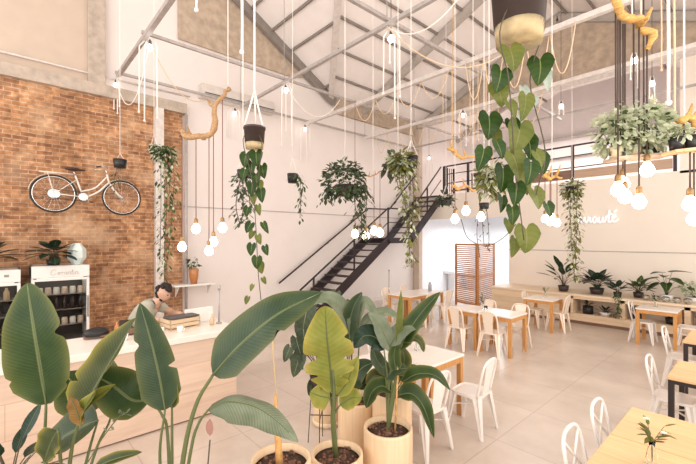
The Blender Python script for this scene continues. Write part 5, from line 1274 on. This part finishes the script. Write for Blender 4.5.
blade_leaf(t, B_, [(386, 378), (394, 370), (408, 368)], D, 18, L_BIG2, [s0], nrm=(.4, -.4, .8), fold=.25, seed=31)
o = MB().tube([(.05,.03,.56), P(398, 365, D)-B_], .008, 6).build('stake', STALKO, t)
# F: pot behind left
t, B_ = plant_at('pale pot with bluish leaves standing left of the tallest pot', 357, 398, 3.8, .19, .61)
D = 3.8; s0 = Vector((0,0,.5))
blade_leaf(t, B_, [(352, 335), (356, 315), (366, 302), (384, 330, .0)], D, 14, L_PALEG, [s0, (352, 365)], nrm=(.5, -.4, .8), fold=.25, seed=41)
blade_leaf(t, B_, [(350, 335), (342, 310), (326, 298), (306, 306)], D, 19, L_PALEG, [s0, (352, 365)], nrm=(.5, -.4, .8), fold=.25, seed=42)
blade_leaf(t, B_, [(349, 345), (350, 322), (354, 306), (362, 292)], D, 16, L_BIG2, [s0, (350, 370)], nrm=(.6, -.7, .3), fold=.35, seed=43)
blade_leaf(t, B_, [(352, 392), (354, 378), (362, 368), (374, 362)], D, 21, L_BIG2, [s0], nrm=(.5, -.6, .6), fold=.3, seed=44)
blade_leaf(t, B_, [(360, 330), (372, 318), (386, 312), (400, 318)], D, 14, L_PALEG, [s0, (358, 365)], nrm=(.5, -.4, .8), fold=.2, seed=45)
blade_leaf(t, B_, [(358, 388), (370, 380), (380, 378)], D, 14, L_BIG2, [s0], nrm=(.5, -.4, .8), fold=.25, seed=46)
blade_leaf(t, B_, [(346, 350), (332, 338), (318, 342)], D, 14, L_BIG2, [s0, (350, 372)], nrm=(.5, -.4, .8), fold=.25, seed=47)
# G: pot behind right
t, B_ = plant_at('pale pot with orange bracts mostly hidden behind the tallest pot', 392, 388, 3.6, .185, .76)
D = 3.6; s0 = Vector((0,0,.72))
for i, pix in enumerate(([(390, 375), (378, 362), (372, 345)], [(396, 375), (404, 362), (402, 346)], [(400, 380), (412, 372), (422, 372)], [(388, 378), (376, 376), (366, 384)])):
    blade_leaf(t, B_, pix, D, 16, L_OLIVE if i % 2 else L_BIG2, [s0], nrm=(.5, -.4, .8), fold=.25, seed=50+i)
MB().leaf(P(402, 382, D)-B_, (.4,.5,.8), (.7,-.7,0), .12, .03, 'lance', .02, .3, 5).leaf(P(400, 383, D)-B_, (-.3,.2,.9), (.7,-.7,0), .10, .03, 'lance', .02, .3, 5).build('orange_bract', plain('bract', (.75,.36,.06), .5), t)
# H: black pot on a wire stand, left of F
p = P(321, 390, 4.1); t = thing('plant_stand', 'thin dark wire stand left of the pots carrying a black planter', 'plant stand', (p.x, p.y, 0))
for k in range(4):
    a = PI/4+k*PI/2; MB().tube([(math.cos(a)*.14, math.sin(a)*.14, 0), (math.cos(a)*.105, math.sin(a)*.105, .56)], .005, 6).build('leg', STALKD, t)
MB().tube([(math.cos(a)*.108, math.sin(a)*.108, .55) for a in [2*PI*k/24 for k in range(24)]], .005, 6, closed=True).build('ring', STALKD, t)
MB().beam((-.08,-.08,.30), (.08,.08,.30), .008, .008).beam((-.08,.08,.30), (.08,-.08,.30), .008, .008).build('cross_brace', STALKD, t)
b_ = Vector((p.x, p.y, .547)); t = thing('potted_plant', 'black planter with small heart leaves on the thin wire stand', 'plant', tuple(b_), 0, 'large potted plants in the foreground')
pot_mb(.09, .125, .20).build('pot', BLACKPOT, t); soil_mb(.11, .17).build('soil', SOIL, t)
mb = MB(); st = MB()
for x, y, l, m in ((300, 352, 26, -.3), (290, 345, 18, -.4), (296, 335, 22, .3), (303, 318, 30, .1), (308, 300, 34, -.2), (312, 380, 16, -.2), (318, 374, 18, .3), (294, 352, 20, .6), (345, 300, 22, .2), (336, 290, 20, -.3), (350, 308, 24, .3)):
    heart_at(mb, b_, x, y, l, 4.1, .7, m, rows=6, cols=2); st.tube(crom([(0,0,.17), (rel(b_, x, y, 4.1)+Vector((0,0,.35)))*.5, rel(b_, x, y, 4.1)], 8), .005, 5)
mb.build('foliage', L_SAGE, t); st.build('stem', STALKD, t)
p = P(327, 385, 4.55); t = thing('planter', 'pale wood planter standing behind the wire stand', 'planter', (p.x, p.y, 0)); MB().lathe([(.15, 0), (.16, .02), (.165, .36), (.15, .36), (.148, .30)], seg=30).build('pot', POTW, t); MB().lathe([(.17, .01), (.175, .05), (.16, .06)], seg=30).build('saucer', POTRIM, t); soil_mb(.149, .30).build('soil', SOIL, t)
# small heart leaf on a thread vine in front of the counter end, dark plants in the lower left corner
t = big_leaf_plant('dark bushy plant in the bottom left corner of the picture', (PZ(10, 500, .3)).to_2d().to_3d(), 16, .35, .24, .30, .10, L_DARK, POTW, .18, .42, tilt=(.0, 1.0), name='potted_plant')
